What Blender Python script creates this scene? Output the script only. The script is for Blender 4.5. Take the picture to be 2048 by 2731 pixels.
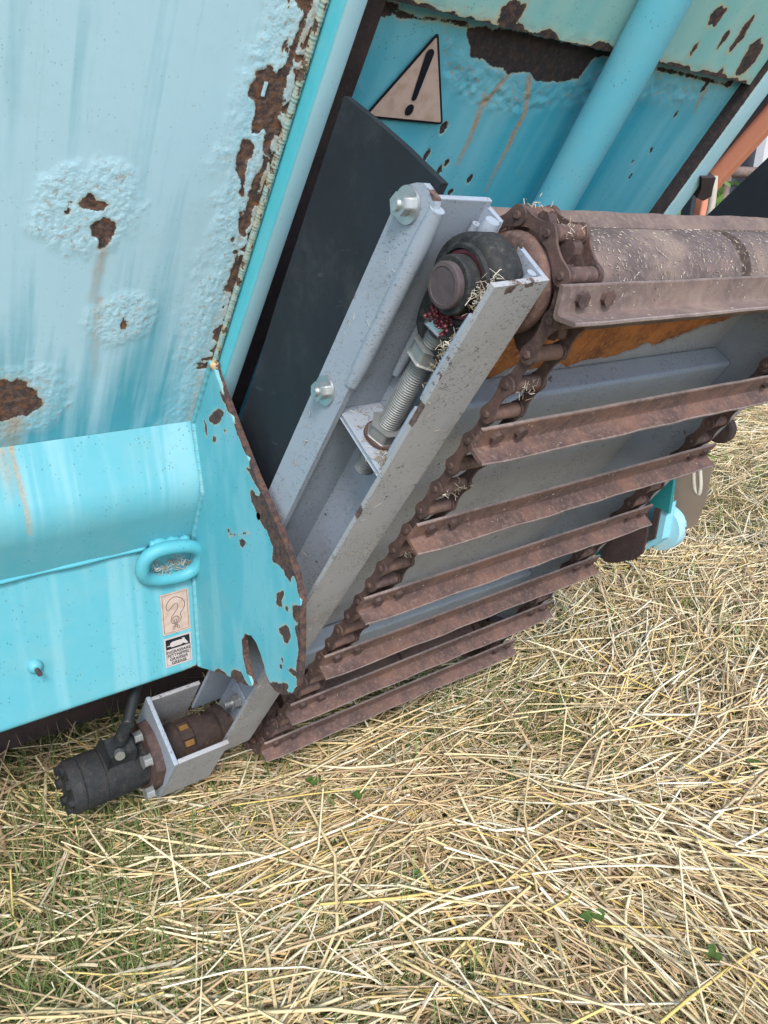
import bpy, math, random
import numpy as np
from mathutils import Matrix, Vector
from mathutils.geometry import delaunay_2d_cdt

for o in list(bpy.data.objects): bpy.data.objects.remove(o)
sc = bpy.context.scene
COL = sc.collection
rng = np.random.default_rng(7)
random.seed(7)
R_ = math.radians

# ------------------------------------------------------------------ camera
# world: X along the wagon side, Y into the wagon, Z up; camera above the origin
HC = 1.05
FPX, PITCH, ROLL, YAW = 2085.0, R_(21.0), R_(1.92), R_(51.31)
fw = np.array([math.cos(YAW)*math.cos(PITCH), math.sin(YAW)*math.cos(PITCH), -math.sin(PITCH)])
r0 = np.array([math.sin(YAW), -math.cos(YAW), 0.0]); u0 = np.cross(r0, fw)
rt = math.cos(ROLL)*r0 + math.sin(ROLL)*u0; up = -math.sin(ROLL)*r0 + math.cos(ROLL)*u0
cam = bpy.data.cameras.new('camera'); camo = bpy.data.objects.new('camera', cam); COL.objects.link(camo)
camo.matrix_world = Matrix(((rt[0], up[0], -fw[0], 0), (rt[1], up[1], -fw[1], 0), (rt[2], up[2], -fw[2], HC), (0, 0, 0, 1)))
cam.sensor_fit = 'VERTICAL'; cam.sensor_height = 24.0
cam.lens = 24.0*FPX/2731.0
cam.clip_start = 0.02; cam.clip_end = 500
sc.camera = camo

# ------------------------------------------------------------------ sky, sun, exposure
SUN_EL, SUN_AZ = R_(43), R_(241)         # azimuth of the sun measured from +X towards +Y
sd_ = np.array([math.cos(SUN_EL)*math.cos(SUN_AZ), math.cos(SUN_EL)*math.sin(SUN_AZ), math.sin(SUN_EL)])
w = bpy.data.worlds.new('World'); sc.world = w; w.use_nodes = True
wn = w.node_tree.nodes; wl = w.node_tree.links
sky = wn.new('ShaderNodeTexSky'); sky.sky_type = 'NISHITA'; sky.sun_disc = False
sky.sun_elevation = SUN_EL; sky.sun_rotation = math.pi/2 - SUN_AZ
sky.air_density = 1.0; sky.dust_density = 1.2; sky.ozone_density = 1.0
wn['Background'].inputs['Strength'].default_value = 0.15
wl.new(sky.outputs[0], wn['Background'].inputs['Color'])
sun = bpy.data.lights.new('sun', 'SUN'); sun.energy = 1.4; sun.angle = R_(14); sun.color = (1.0, 0.965, 0.92)
suno = bpy.data.objects.new('sun', sun); COL.objects.link(suno)
suno.rotation_euler = Vector(sd_).to_track_quat('Z', 'Y').to_euler(); suno.location = (0, 0, 6)
sc.view_settings.view_transform = 'Standard'; sc.view_settings.look = 'None'
sc.view_settings.exposure = 1.27; sc.view_settings.gamma = 1.0
sc.render.engine = 'CYCLES'
sc.cycles.max_bounces = 5; sc.cycles.diffuse_bounces = 3; sc.cycles.glossy_bounces = 2; sc.cycles.transmission_bounces = 2

# ------------------------------------------------------------------ frames
TILT = R_(34.74)
DD = np.array([0, math.sin(TILT), -math.cos(TILT)]); NN = np.array([0, -math.cos(TILT), -math.sin(TILT)])
OO = np.array([0, 0.525, -0.0585 + HC])            # axis of the conveyor's upper drum
CAMP = np.array([0, 0, HC])
def Cw(x, u, n): return OO + np.array([x, 0, 0]) - u*DD + n*NN     # conveyor frame -> world
CM = Matrix(((1, 0, 0, OO[0]), (0, -DD[1], NN[1], OO[1]), (0, -DD[2], NN[2], OO[2]), (0, 0, 0, 1)))
def ray(px, py): return fw + rt*(px - 1024)/FPX + up*(1365.5 - py)/FPX
def onX(px, py, X):
    r = ray(px, py); return CAMP + r*(X/r[0])
def onY(px, py, Y):
    r = ray(px, py); return CAMP + r*(Y/r[1])
def onN(px, py, n):                                 # point of the inclined plane at height n -> (x, u)
    r = ray(px, py); t = (OO@NN + n - CAMP@NN)/(r@NN); P = CAMP + r*t
    return (P[0], float(-(P - OO)@DD))
def crop(pts, ox, oy, s): return [(ox + a*s, oy + b*s) for a, b in pts]

# ------------------------------------------------------------------ noise
def _h(ix, iy, s):
    h = (ix.astype(np.int64)*374761393 + iy.astype(np.int64)*668265263 + s*1274126177) & 0x7fffffff
    h = ((h ^ (h >> 13))*1274126177) & 0x7fffffff
    return ((h ^ (h >> 16)) & 0xffff)/65535.0
def vn(x, y, s=0):
    x = np.asarray(x, float); y = np.asarray(y, float)
    ix = np.floor(x); iy = np.floor(y); fx = x-ix; fy = y-iy
    fx = fx*fx*(3-2*fx); fy = fy*fy*(3-2*fy)
    ix = ix.astype(np.int64); iy = iy.astype(np.int64)
    a = _h(ix, iy, s); b = _h(ix+1, iy, s); c = _h(ix, iy+1, s); d = _h(ix+1, iy+1, s)
    return (a*(1-fx)+b*fx)*(1-fy) + (c*(1-fx)+d*fx)*fy
def fbm(x, y, sc_, oc=4, s=0):
    r = 0; a = .5; t = 0
    for k in range(oc):
        r = r + a*vn(np.asarray(x)*sc_, np.asarray(y)*sc_, s+k*17); t += a; a *= .5; sc_ *= 2.03
    return r/t
def sdf(px, py, poly):
    """signed distance, positive inside"""
    n = len(poly); d = np.full(px.shape, 1e9); ins = np.zeros(px.shape, bool)
    for i in range(n):
        ax, ay = poly[i]; bx, by = poly[(i+1) % n]
        ex, ey = bx-ax, by-ay; wx, wy = px-ax, py-ay
        t = np.clip((wx*ex+wy*ey)/(ex*ex+ey*ey+1e-12), 0, 1)
        d = np.minimum(d, (wx-ex*t)**2+(wy-ey*t)**2)
        c = ((ay > py) != (by > py)) & (px < (bx-ax)*(py-ay)/((by-ay) if by != ay else 1e-12)+ax)
        ins ^= c
    d = np.sqrt(d)
    return np.where(ins, d, -d)
def sdline(px, py, pts):
    d = np.full(px.shape, 1e9); tt = np.zeros(px.shape); L = 0
    for i in range(len(pts)-1):
        ax, ay = pts[i]; bx, by = pts[i+1]; ex, ey = bx-ax, by-ay; l = math.hypot(ex, ey)
        t = np.clip(((px-ax)*ex+(py-ay)*ey)/(l*l+1e-12), 0, 1)
        q = np.hypot(px-ax-ex*t, py-ay-ey*t); m = q < d
        d = np.where(m, q, d); tt = np.where(m, L+t*l, tt); L += l
    return d, tt/L
def sm(a, b, x):
    t = np.clip((x-a)/(b-a), 0, 1); return t*t*(3-2*t)

# ------------------------------------------------------------------ materials
def lin(r, g, b):
    f = lambda c: (c/255/12.92) if c/255 <= .04045 else ((c/255+.055)/1.055)**2.4
    return (f(r), f(g), f(b), 1)
class NT:
    def __init__(s, name, noP=False):
        s.m = bpy.data.materials.new(name); s.m.use_nodes = True; s.t = s.m.node_tree
        s.p = s.t.nodes['Principled BSDF']; s.out = s.t.nodes['Material Output']
    def n(s, typ, **kw):
        nd = s.t.nodes.new('ShaderNode'+typ)
        for k, v in kw.items():
            if k.startswith('_'): setattr(nd, k[1:], v)
            else: s.set(nd, k, v)
        return nd
    def set(s, nd, k, v):
        k = k.replace('__', ' ')
        if k.startswith('i') and k[1:].isdigit(): inp = nd.inputs[int(k[1:])]
        else: inp = nd.inputs[k]
        if isinstance(v, bpy.types.NodeSocket): s.t.links.new(v, inp)
        else: inp.default_value = v
    def math(s, op, a, b=None, c=None, clamp=False):
        nd = s.n('Math', _operation=op, _use_clamp=clamp); s.set(nd, 'i0', a)
        if b is not None: s.set(nd, 'i1', b)
        if c is not None: s.set(nd, 'i2', c)
        return nd.outputs[0]
    def mix(s, f, a, b):
        nd = s.n('Mix', _data_type='RGBA'); s.set(nd, 'i0', f); s.set(nd, 'i6', a); s.set(nd, 'i7', b)
        return nd.outputs[2]
    def ramp(s, f, a, b, lo=0, hi=1):
        nd = s.n('MapRange', _interpolation_type='SMOOTHSTEP'); s.set(nd, 'i0', f)
        for i, v in ((1, a), (2, b), (3, lo), (4, hi)): s.set(nd, 'i%d' % i, v)
        return nd.outputs[0]
    def attr(s, name): return s.n('Attribute', _attribute_name=name).outputs['Fac']
    def acol(s, name): return s.n('Attribute', _attribute_name=name).outputs['Color']
    def coord(s): return s.n('TexCoord').outputs['Object']
    def geo(s): return s.n('NewGeometry')
    def noise(s, scale, detail=3, rough=.55, vec=None, dist=0):
        nd = s.n('TexNoise', Scale=scale, Detail=detail, Roughness=rough, Distortion=dist)
        s.set(nd, 'Vector', vec if vec is not None else s.pos())
        return nd.outputs[0]
    def pos(s):
        if not hasattr(s, '_pos'): s._pos = s.geo().outputs['Position']
        return s._pos
    def stretch(s, v):
        nd = s.n('VectorMath', _operation='MULTIPLY'); s.set(nd, 'i0', s.pos()); s.set(nd, 'i1', v); return nd.outputs[0]
    def vor(s, scale, vec=None, feat='F1'):
        nd = s.n('TexVoronoi', Scale=scale, _feature=feat); s.set(nd, 'Vector', vec if vec is not None else s.pos()); return nd
    def bump(s, h, strength, dist, norm=None):
        nd = s.n('Bump', Strength=strength, Distance=dist); s.set(nd, 'Height', h)
        if norm is not None: s.set(nd, 'Normal', norm)
        return nd.outputs[0]
    def done(s, col, rough, norm=None, metal=0.0, spec=None):
        s.set(s.p, 'Base Color', col); s.set(s.p, 'Roughness', rough); s.set(s.p, 'Metallic', metal)
        if norm is not None: s.set(s.p, 'Normal', norm)
        if spec is not None: s.set(s.p, 'Specular IOR Level', spec)
        return s.m

RUST_D = (.058, .041, .041, 1); RUST_M = (.165, .105, .085, 1); RUST_O = (.26, .105, .035, 1); RUST_P = (.20, .14, .125, 1)

def paint(name, base, pale, speck=.5, gloss=.52, rough_edge=.35, rustA=RUST_D, rustB=RUST_M, bright=.7):
    t = NT(name)
    r = t.attr('rust'); fade = t.attr('fade'); st = t.attr('stain'); bl = t.attr('blister')
    n1 = t.noise(260, 5, .65); n2 = t.noise(60, 4, .6); n3 = t.noise(900, 3, .6)
    rr = t.math('ADD', r, t.math('MULTIPLY', t.math('SUBTRACT', n1, .5), rough_edge))
    rr = t.math('ADD', rr, t.math('MULTIPLY', t.math('SUBTRACT', n3, .5), .28))
    mask = t.ramp(rr, .49, .53)
    mask = t.math('MULTIPLY', mask, t.ramp(r, .02, .12))
    # thin scratches and dust film
    scr = t.math('MULTIPLY', t.ramp(t.noise(90, 6, .8, t.stretch((3.0, 1.2, .35))), .60, .68), .22)
    # paint body
    var = t.math('ADD', fade, t.math('MULTIPLY', t.math('SUBTRACT', n2, .5), .22))
    col = t.mix(t.math('ADD', var, 0, clamp=True), base, pale)
    # dirt specks
    vs = t.vor(150, t.stretch((1.5, 1.5, .75))); sp = t.math('SUBTRACT', 1.0, t.ramp(vs.outputs['Distance'], .11, .19))
    spm = t.math('MULTIPLY', sp, t.ramp(t.noise(28, 4, .65), .47, .60))
    spm = t.math('MULTIPLY', spm, speck)
    col = t.mix(spm, col, (.05, .08, .08, 1))
    col = t.mix(t.math('MULTIPLY', scr, t.ramp(t.noise(14, 3), .4, .6)), col, (.10, .22, .24, 1))
    col = t.mix(t.math('MULTIPLY', t.ramp(t.noise(6.5, 5, .7), .48, .72), .16), col, (.30, .36, .30, 1))
    # stain: rust bleeding through
    stn = t.math('MULTIPLY', st, t.ramp(n2, .25, .7, .55, 1.1), clamp=True)
    col = t.mix(stn, col, t.mix(t.ramp(n1, .35, .65), (.50, .27, .07, 1), (.36, .14, .03, 1)))
    # spots of bleeding rust in blistered paint
    bsp = t.math('MULTIPLY', t.ramp(t.noise(150, 4, .65), .56, .66), bl)
    col = t.mix(t.math('MULTIPLY', bsp, .75, clamp=True), col, (.42, .19, .05, 1))
    col = t.mix(t.math('MULTIPLY', bl, .30, clamp=True), col, pale)
    # yellowish lip around bare metal
    halo = t.math('MULTIPLY', t.ramp(rr, .30, .50), .55)
    col = t.mix(t.math('MULTIPLY', halo, t.ramp(n2, .35, .6)), col, (.50, .42, .24, 1))
    rc = t.mix(t.ramp(t.noise(140, 5, .7), .42, .66), rustA, rustB)
    rc = t.mix(t.math('MULTIPLY', t.ramp(t.noise(110, 5, .75), .49, .60), bright), rc, (.22, .09, .035, 1))
    rc = t.mix(t.math('MULTIPLY', t.ramp(n3, .55, .72), bright*.6), rc, RUST_O)
    col = t.mix(mask, col, rc)
    rough = t.ramp(mask, 0, 1, gloss, .85)
    rough = t.math('ADD', rough, t.math('MULTIPLY', bl, .12))
    b = t.bump(t.math('ADD', t.math('MULTIPLY', t.noise(230, 4, .6), bl), 0), .75, .0014)
    b = t.bump(mask, .9, -.0008, b)
    b = t.bump(t.noise(700, 3, .6), t.ramp(mask, 0, 1, .04, .5), .001, b)
    return t.done(col, rough, b, spec=.4)

TEAL = (.050, .440, .500, 1); TEALPALE = (.37, .57, .66, 1)
m_teal = paint('teal_paint', (.075, .345, .415, 1), (.27, .50, .57, 1), speck=.85)
m_door = paint('door_paint', (.028, .315, .44, 1), (.17, .48, .58, 1), speck=.8, rustA=(.022, .019, .022, 1), rustB=(.045, .034, .036, 1), bright=.12)
m_ledge = paint('weathered_green_teal_paint', (.16, .42, .42, 1), (.27, .47, .44, 1), speck=.8, rustA=(.022, .019, .022, 1), rustB=(.05, .038, .038, 1), bright=.3)
m_pale = paint('chalky_teal_paint', (.08, .38, .49, 1), (.47, .71, .82, 1), speck=.3, gloss=.6)
m_plate = paint('plate_paint', (.070, .350, .42, 1), (.27, .50, .57, 1), speck=.85, rustA=(.036, .026, .027, 1), rustB=(.085, .056, .05, 1), bright=.3)
m_post = paint('post_paint', (.05, .40, .48, 1), (.36, .58, .66, 1), speck=.3, rustA=(.022, .019, .022, 1), rustB=(.045, .034, .036, 1), bright=.12)
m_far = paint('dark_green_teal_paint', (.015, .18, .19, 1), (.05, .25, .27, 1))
m_sky = paint('light_blue_paint', (.22, .50, .60, 1), (.34, .58, .66, 1))

def grey(name, a, b, dirt=.6):
    t = NT(name)
    r = t.attr('rust')
    n1 = t.noise(240, 5, .65); n2 = t.noise(24, 4, .6)
    col = t.mix(n2, a, b)
    # brush-like dark dirt
    v = t.noise(260, 4, .75, t.stretch((1.0, .55, 1.6)))
    d = t.math('MULTIPLY', t.ramp(v, .555, .63), t.ramp(t.noise(13, 4, .6), .38, .58))
    col = t.mix(t.math('MULTIPLY', d, dirt), col, (.06, .05, .045, 1))
    col = t.mix(t.math('MULTIPLY', t.ramp(t.noise(17, 3, .5), .5, .72), .28*dirt), col, (.17, .15, .13, 1))
    vs = t.vor(230, t.stretch((1, 1.5, .7))); sp = t.math('SUBTRACT', 1.0, t.ramp(vs.outputs['Distance'], .12, .2))
    sp = t.math('MULTIPLY', sp, t.ramp(t.noise(30, 3), .46, .58))
    col = t.mix(t.math('MULTIPLY', sp, .6*dirt), col, (.05, .04, .035, 1))
    rr = t.math('ADD', r, t.math('MULTIPLY', t.math('SUBTRACT', n1, .5), .4))
    mask = t.math('MULTIPLY', t.ramp(rr, .48, .54), t.ramp(r, .02, .1))
    rare = t.math('MULTIPLY', t.ramp(t.noise(46, 6, .75), .655, .675), .9)
    mk = t.math('MAXIMUM', mask, rare)
    rc = t.mix(t.ramp(t.noise(120, 4, .7), .4, .65), (.06, .042, .04, 1), (.14, .092, .072, 1))
    col = t.mix(mk, col, rc)
    b = t.bump(t.noise(420, 3, .6), .18, .001)
    b = t.bump(mk, .7, -.0006, b)
    return t.done(col, t.ramp(mk, 0, 1, .5, .85), b, spec=.35)
m_grey = grey('grey_blue_paint', (.245, .282, .335, 1), (.295, .332, .382, 1))
m_greydirty = grey('dirty_grey_paint', (.28, .28, .29, 1), (.33, .328, .335, 1), dirt=1.0)
m_floor = grey('brownish_grey_paint', (.29, .30, .325, 1), (.35, .355, .375, 1), dirt=.9)

def rust(name, cols, metal=0.0, chaff=0.0, scale=1.0, orange=.35):
    t = NT(name)
    oi = t.n('ObjectInfo').outputs['Random']
    off = t.n('VectorMath', _operation='ADD'); t.set(off, 'i0', t.pos())
    cmb = t.n('CombineXYZ'); t.set(cmb, 'i0', t.math('MULTIPLY', oi, 7.0)); t.set(cmb, 'i1', oi); t.set(off, 'i1', cmb.outputs[0])
    V = off.outputs[0]
    n1 = t.noise(18*scale, 5, .65, V); n2 = t.noise(150*scale, 5, .7, V); n3 = t.noise(700*scale, 3, .6, V)
    col = t.mix(t.ramp(n1, .35, .68), cols[0], cols[1])
    col = t.mix(t.math('MULTIPLY', t.ramp(n2, .45, .7), .65), col, cols[2])
    col = t.mix(t.math('MULTIPLY', t.ramp(t.math('ADD', t.math('MULTIPLY', n3, .6), t.math('MULTIPLY', n1, .4)), .5, .62), orange), col, RUST_O)
    col = t.mix(t.math('MULTIPLY', t.ramp(t.noise(9, 3, .5, V), .52, .70), .5), col, (.30, .235, .18, 1)) if chaff == 1 else (t.mix(t.math('MULTIPLY', t.ramp(t.noise(70, 5, .75, V), .56, .72), .28), col, (.15, .125, .10, 1)) if chaff else col)
    b = t.bump(n2, .35, .0016)
    b = t.bump(n3, .4, .0008, b)
    return t.done(col, t.ramp(n2, .3, .7, .68, .9), b, metal=metal, spec=.3)
m_slat = rust('brown_rusty_steel', [(.070, .045, .041, 1), (.135, .08, .067, 1), (.20, .135, .112, 1)], orange=.34)
m_slatdust = rust('dusty_rusty_steel', [(.11, .078, .070, 1), (.165, .12, .105, 1), (.215, .165, .145, 1)], chaff=1, orange=.2)
m_chain = rust('dark_rusty_chain_steel', [(.050, .033, .031, 1), (.088, .056, .050, 1), (.125, .083, .072, 1)], orange=.16)
m_drum = rust('scuffed_rusty_drum', [(.088, .065, .061, 1), (.15, .113, .104, 1), (.20, .16, .148, 1)], chaff=1, orange=.2)
m_orange_rust = rust('bright_orange_rust', [(.15, .055, .025, 1), (.44, .155, .045, 1), (.55, .24, .075, 1)], orange=.3, scale=1.0)
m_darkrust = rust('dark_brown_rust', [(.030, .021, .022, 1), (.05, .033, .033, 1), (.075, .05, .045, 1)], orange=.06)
m_blackiron = rust('greasy_black_cast_iron', [(.009, .012, .014, 1), (.020, .023, .025, 1), (.055, .055, .05, 1)], orange=.06, chaff=.6)
m_coup = rust('dark_greasy_coupling_rust', [(.022, .016, .015, 1), (.040, .027, .024, 1), (.065, .045, .038, 1)], orange=.06, chaff=.6)
m_shaft = rust('shaft_end_brown', [(.055, .042, .045, 1), (.075, .058, .06, 1), (.09, .07, .068, 1)], orange=.02)

def plain(name, c, rough=.5, metal=0.0, var=.25, scale=40, bump=.15, bs=300):
    t = NT(name)
    n = t.noise(scale, 4, .6)
    d = tuple(x*(1-var) for x in c[:3])+(1,)
    col = t.mix(n, d, c)
    return t.done(col, rough, t.bump(t.noise(bs, 3), bump, .001), metal=metal)
def rubber():
    t = NT('black_rubber_sheet')
    col = t.mix(t.noise(14, 5, .65), (.008, .011, .015, 1), (.018, .022, .028, 1))
    v = t.vor(120); sp = t.math('SUBTRACT', 1.0, t.ramp(v.outputs['Distance'], .03, .05))
    sp = t.math('MULTIPLY', sp, t.ramp(t.noise(25, 2), .55, .6))
    col = t.mix(t.math('MULTIPLY', sp, .8), col, (.25, .24, .2, 1))
    sc2 = t.math('MULTIPLY', t.ramp(t.noise(30, 5, .75, t.stretch((1, .4, 1.8))), .62, .72), .35)
    col = t.mix(sc2, col, (.10, .11, .12, 1))
    col = t.mix(t.math('MULTIPLY', t.ramp(t.noise(7, 6, .75), .5, .75), .5), col, (.055, .058, .06, 1))
    return t.done(col, t.ramp(t.noise(10, 3), .3, .7, .55, .72), t.bump(t.noise(260, 4), .15, .001), spec=.3)
m_rubber = rubber()
m_zinc = plain('zinc_plated_steel', (.56, .58, .58, 1), .34, .85, .3, 160, .1)
m_zincdull = plain('dull_zinc_steel', (.36, .365, .355, 1), .5, .6, .4, 120, .3)
m_motor = rust('dusty_black_motor_paint', [(.010, .013, .015, 1), (.020, .023, .025, 1), (.04, .042, .042, 1)], orange=.08, chaff=.6)
m_yellow = plain('yellow_coupling_plastic', (.28, .14, .03, 1), .8, 0, .8, 120)
m_hose = plain('black_hose', (.015, .017, .018, 1), .5)
m_redgrease = plain('red_grease', (.16, .03, .045, 1), .35, 0, .5, 250, .6, 260)
m_black = plain('printed_black', (.006, .008, .016, 1), .5, 0, .3)
m_outline = plain('printed_line', (.05, .035, .03, 1), .6)
def sticker():
    t = NT('faded_pinkish_sticker')
    n = t.noise(70, 4, .6); n2 = t.noise(330, 4, .75, t.stretch((1, .7, 1.4)))
    col = t.mix(t.ramp(n, .4, .7), (.50, .37, .315, 1), (.42, .29, .225, 1))
    col = t.mix(t.math('MULTIPLY', t.ramp(n2, .64, .72), .6), col, (.18, .12, .09, 1))
    return t.done(col, .55)
m_sticker = sticker()
m_whitest = plain('faded_white_sticker', (.52, .45, .43, 1), .55, 0, .2, 90)
m_weld = paint('weld_bead_paint', (.24, .42, .43, 1), (.40, .43, .36, 1), rough_edge=.6)
m_orange = plain('orange_machine_paint', (.66, .25, .15, 1), .5, 0, .15, 10)
m_blackp = plain('black_painted_steel', (.02, .021, .03, 1), .5)
m_board = plain('dark_shed_board', (.045, .046, .058, 1), .8, 0, .4, 12, .3)
m_white = plain('white_batten', (.55, .55, .56, 1), .6)
m_beige = plain('beige_cable', (.48, .43, .35, 1), .6)
m_card = plain('beige_board', (.33, .26, .20, 1), .85, 0, .4, 9)
m_yel = plain('yellow_label', (.6, .45, .08, 1), .5)

def colmat(name, rough=.7, trans=0.0):
    t = NT(name); c = t.acol('col')
    n = t.noise(120, 2)
    c = t.mix(t.ramp(n, .35, .75, 0, .22), c, (.22, .16, .08, 1))
    t.done(c, rough, spec=.25)
    if trans:
        tr = t.n('BsdfTranslucent', Color=c); mx = t.n('MixShader'); t.set(mx, 'i0', trans)
        t.t.links.new(t.p.outputs[0], mx.inputs[1]); t.t.links.new(tr.outputs[0], mx.inputs[2])
        t.t.links.new(mx.outputs[0], t.out.inputs[0])
    return t.m
m_straw = colmat('dry_straw', .55)
m_grass = colmat('green_grass', .6, .3)
m_leaf = colmat('leaf_green', .5, .3)
def groundmat():
    t = NT('thatch_soil')
    n = t.noise(60, 5, .7); n2 = t.noise(3.2, 4, .6)
    col = t.mix(t.ramp(n, .35, .65), (.14, .105, .06, 1), (.34, .27, .15, 1))
    col = t.mix(t.math('MULTIPLY', t.ramp(n2, .4, .65), .5), col, (.10, .13, .05, 1))
    g = t.geo().outputs['Position']
    ln = t.n('VectorMath', _operation='LENGTH'); t.set(ln, 'i0', g)
    far = t.ramp(ln.outputs['Value'], 3.0, 9.0)
    col = t.mix(far, col, t.mix(n, (.22, .20, .09, 1), (.42, .34, .18, 1)))
    return t.done(col, .95, t.bump(n, .6, .02))
m_ground = groundmat()

# ------------------------------------------------------------------ objects
WORLD = {}
def link(o, parent=None, M=None):
    COL.objects.link(o)
    M = Matrix.Identity(4) if M is None else M
    if parent is not None:
        o.parent = parent; o.matrix_parent_inverse = WORLD[parent.name].inverted()
    o.matrix_basis = M
    WORLD[o.name] = M.copy()
    return o
def tag(o, label=None, cat=None, group=None, kind=None):
    for k, v in (('label', label), ('category', cat), ('group', group), ('kind', kind)):
        if v: o[k] = v
    return o
def thing(name, label, cat, loc, group=None):
    o = bpy.data.objects.new(name, None); o.empty_display_size = .05
    link(o, None, Matrix.Translation(Vector(loc))); tag(o, label, cat, group); return o
def mk(name, geos, mat, parent=None, M=None, smooth=None, bevel=0, seg=2, attrs=None):
    V, F = [], []
    for v, f in geos:
        b = len(V); V += [tuple(map(float, p)) for p in v]; F += [tuple(i+b for i in q) for q in f]
    me = bpy.data.meshes.new(name); me.from_pydata(V, [], F); me.update()
    if mat: me.materials.append(mat)
    if attrs:
        for k, a in attrs.items():
            at = me.attributes.new(k, 'FLOAT', 'POINT'); at.data.foreach_set('value', np.asarray(a, np.float32))
    o = bpy.data.objects.new(name, me); link(o, parent, M)
    if smooth: 
        me.polygons.foreach_set('use_smooth', [True]*len(me.polygons))
        if smooth is not True:
            me.set_sharp_from_angle(angle=R_(smooth))
    if bevel:
        md = o.modifiers.new('bevel', 'BEVEL'); md.width = bevel; md.segments = seg; md.limit_method = 'ANGLE'; md.angle_limit = R_(40)
        md.harden_normals = False
    return o
def inst(name, src, parent, M):
    o = bpy.data.objects.new(name, src.data)
    for md in src.modifiers:
        n = o.modifiers.new(md.name, md.type)
        if md.type == 'BEVEL': n.width = md.width; n.segments = md.segments; n.limit_method = 'ANGLE'; n.angle_limit = md.angle_limit
    return link(o, parent, M)
def npmesh(name, V, F, mat, col=None, parent=None, smooth=False, M=None):
    V = np.ascontiguousarray(V, np.float32); F = np.ascontiguousarray(F, np.int32); k = F.shape[1]
    me = bpy.data.meshes.new(name); me.vertices.add(len(V)); me.vertices.foreach_set('co', V.ravel())
    me.loops.add(F.size); me.loops.foreach_set('vertex_index', F.ravel())
    me.polygons.add(len(F)); me.polygons.foreach_set('loop_start', np.arange(0, F.size, k, dtype=np.int32))
    me.update(calc_edges=True); me.validate()
    if smooth: me.polygons.foreach_set('use_smooth', np.ones(len(F), bool))
    if col is not None:
        a = me.attributes.new('col', 'FLOAT_COLOR', 'POINT')
        c = np.ones((len(V), 4), np.float32); c[:, :3] = col; a.data.foreach_set('color', c.ravel())
    me.materials.append(mat)
    return link(bpy.data.objects.new(name, me), parent, M)

# --- shapes: all return (verts, faces)
def box(x0, x1, y0, y1, z0, z1):
    v = [(x, y, z) for x in (x0, x1) for y in (y0, y1) for z in (z0, z1)]
    return v, [(0, 1, 3, 2), (4, 6, 7, 5), (0, 4, 5, 1), (2, 3, 7, 6), (0, 2, 6, 4), (1, 5, 7, 3)]
def prism(poly, a0, a1, axis=0):
    """polygon of the two other axes extruded along axis"""
    n = len(poly); v = []
    for a in (a0, a1):
        for p, q in poly:
            v.append((a, p, q) if axis == 0 else (p, a, q) if axis == 1 else (p, q, a))
    f = [tuple(range(n)), tuple(range(2*n-1, n-1, -1))]
    f += [(i, n+i, n+(i+1) % n, (i+1) % n)[::-1] for i in range(n)]
    ar = sum(poly[i][0]*poly[(i+1) % n][1]-poly[(i+1) % n][0]*poly[i][1] for i in range(n))
    flip = (ar > 0) if axis in (0, 2) else (ar < 0)
    if flip: f = [q[::-1] for q in f]
    return v, f
def lathe(prof, segs=24, cap=True, c=(0, 0), axis=0):
    """profile [(a, r)] revolved about an axis through c"""
    v, f = [], []; m = len(prof)
    for a, r in prof:
        for k in range(segs):
            t = 2*math.pi*k/segs; p, q = c[0]+r*math.cos(t), c[1]+r*math.sin(t)
            v.append((a, p, q) if axis == 0 else (q, a, p) if axis == 1 else (p, q, a))
    for i in range(m-1):
        for k in range(segs):
            k2 = (k+1) % segs
            f.append((i*segs+k, i*segs+k2, (i+1)*segs+k2, (i+1)*segs+k)[::-1])
    if cap:
        f.append(tuple(range(segs))[::-1]); f.append(tuple((m-1)*segs+k for k in range(segs)))
        if prof[0][0] > prof[-1][0]: pass
    return v, f
def tube(path, r, segs=10, closed=False, cap=True):
    P = [np.array(p, float) for p in path]; n = len(P); v, f = [], []
    rr = r if hasattr(r, '__len__') else [r]*n
    T = []
    for i in range(n):
        a = P[(i-1) % n] if (closed or i > 0) else P[i]; b = P[(i+1) % n] if (closed or i < n-1) else P[i]
        d = b-a; T.append(d/(np.linalg.norm(d)+1e-12))
    ref = np.array([0, 0, 1.0]) if abs(T[0][2]) < .9 else np.array([1.0, 0, 0])
    nrm = np.cross(T[0], ref); nrm /= np.linalg.norm(nrm)
    for i in range(n):
        nrm = nrm - T[i]*(nrm@T[i]); nrm /= np.linalg.norm(nrm); bn = np.cross(T[i], nrm)
        for k in range(segs):
            t = 2*math.pi*k/segs; v.append(tuple(P[i]+rr[i]*(math.cos(t)*nrm+math.sin(t)*bn)))
    for i in range(n if closed else n-1):
        j = (i+1) % n
        for k in range(segs):
            k2 = (k+1) % segs; f.append((i*segs+k, i*segs+k2, j*segs+k2, j*segs+k))
    if cap and not closed:
        f.append(tuple(range(segs))[::-1]); f.append(tuple((n-1)*segs+k for k in range(segs)))
    return v, f
def hexpr(a0, a1, r, c=(0, 0), axis=0, rot=0.0):
    poly = [(c[0]+r*math.cos(rot+k*math.pi/3), c[1]+r*math.sin(rot+k*math.pi/3)) for k in range(6)]
    return prism(poly, a0, a1, axis)
def circle(c, r, n=20, a0=0, a1=2*math.pi, full=True):
    return [(c[0]+r*math.cos(a0+(a1-a0)*k/(n if full else n-1)), c[1]+r*math.sin(a0+(a1-a0)*k/(n if full else n-1))) for k in range(n)]
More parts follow.
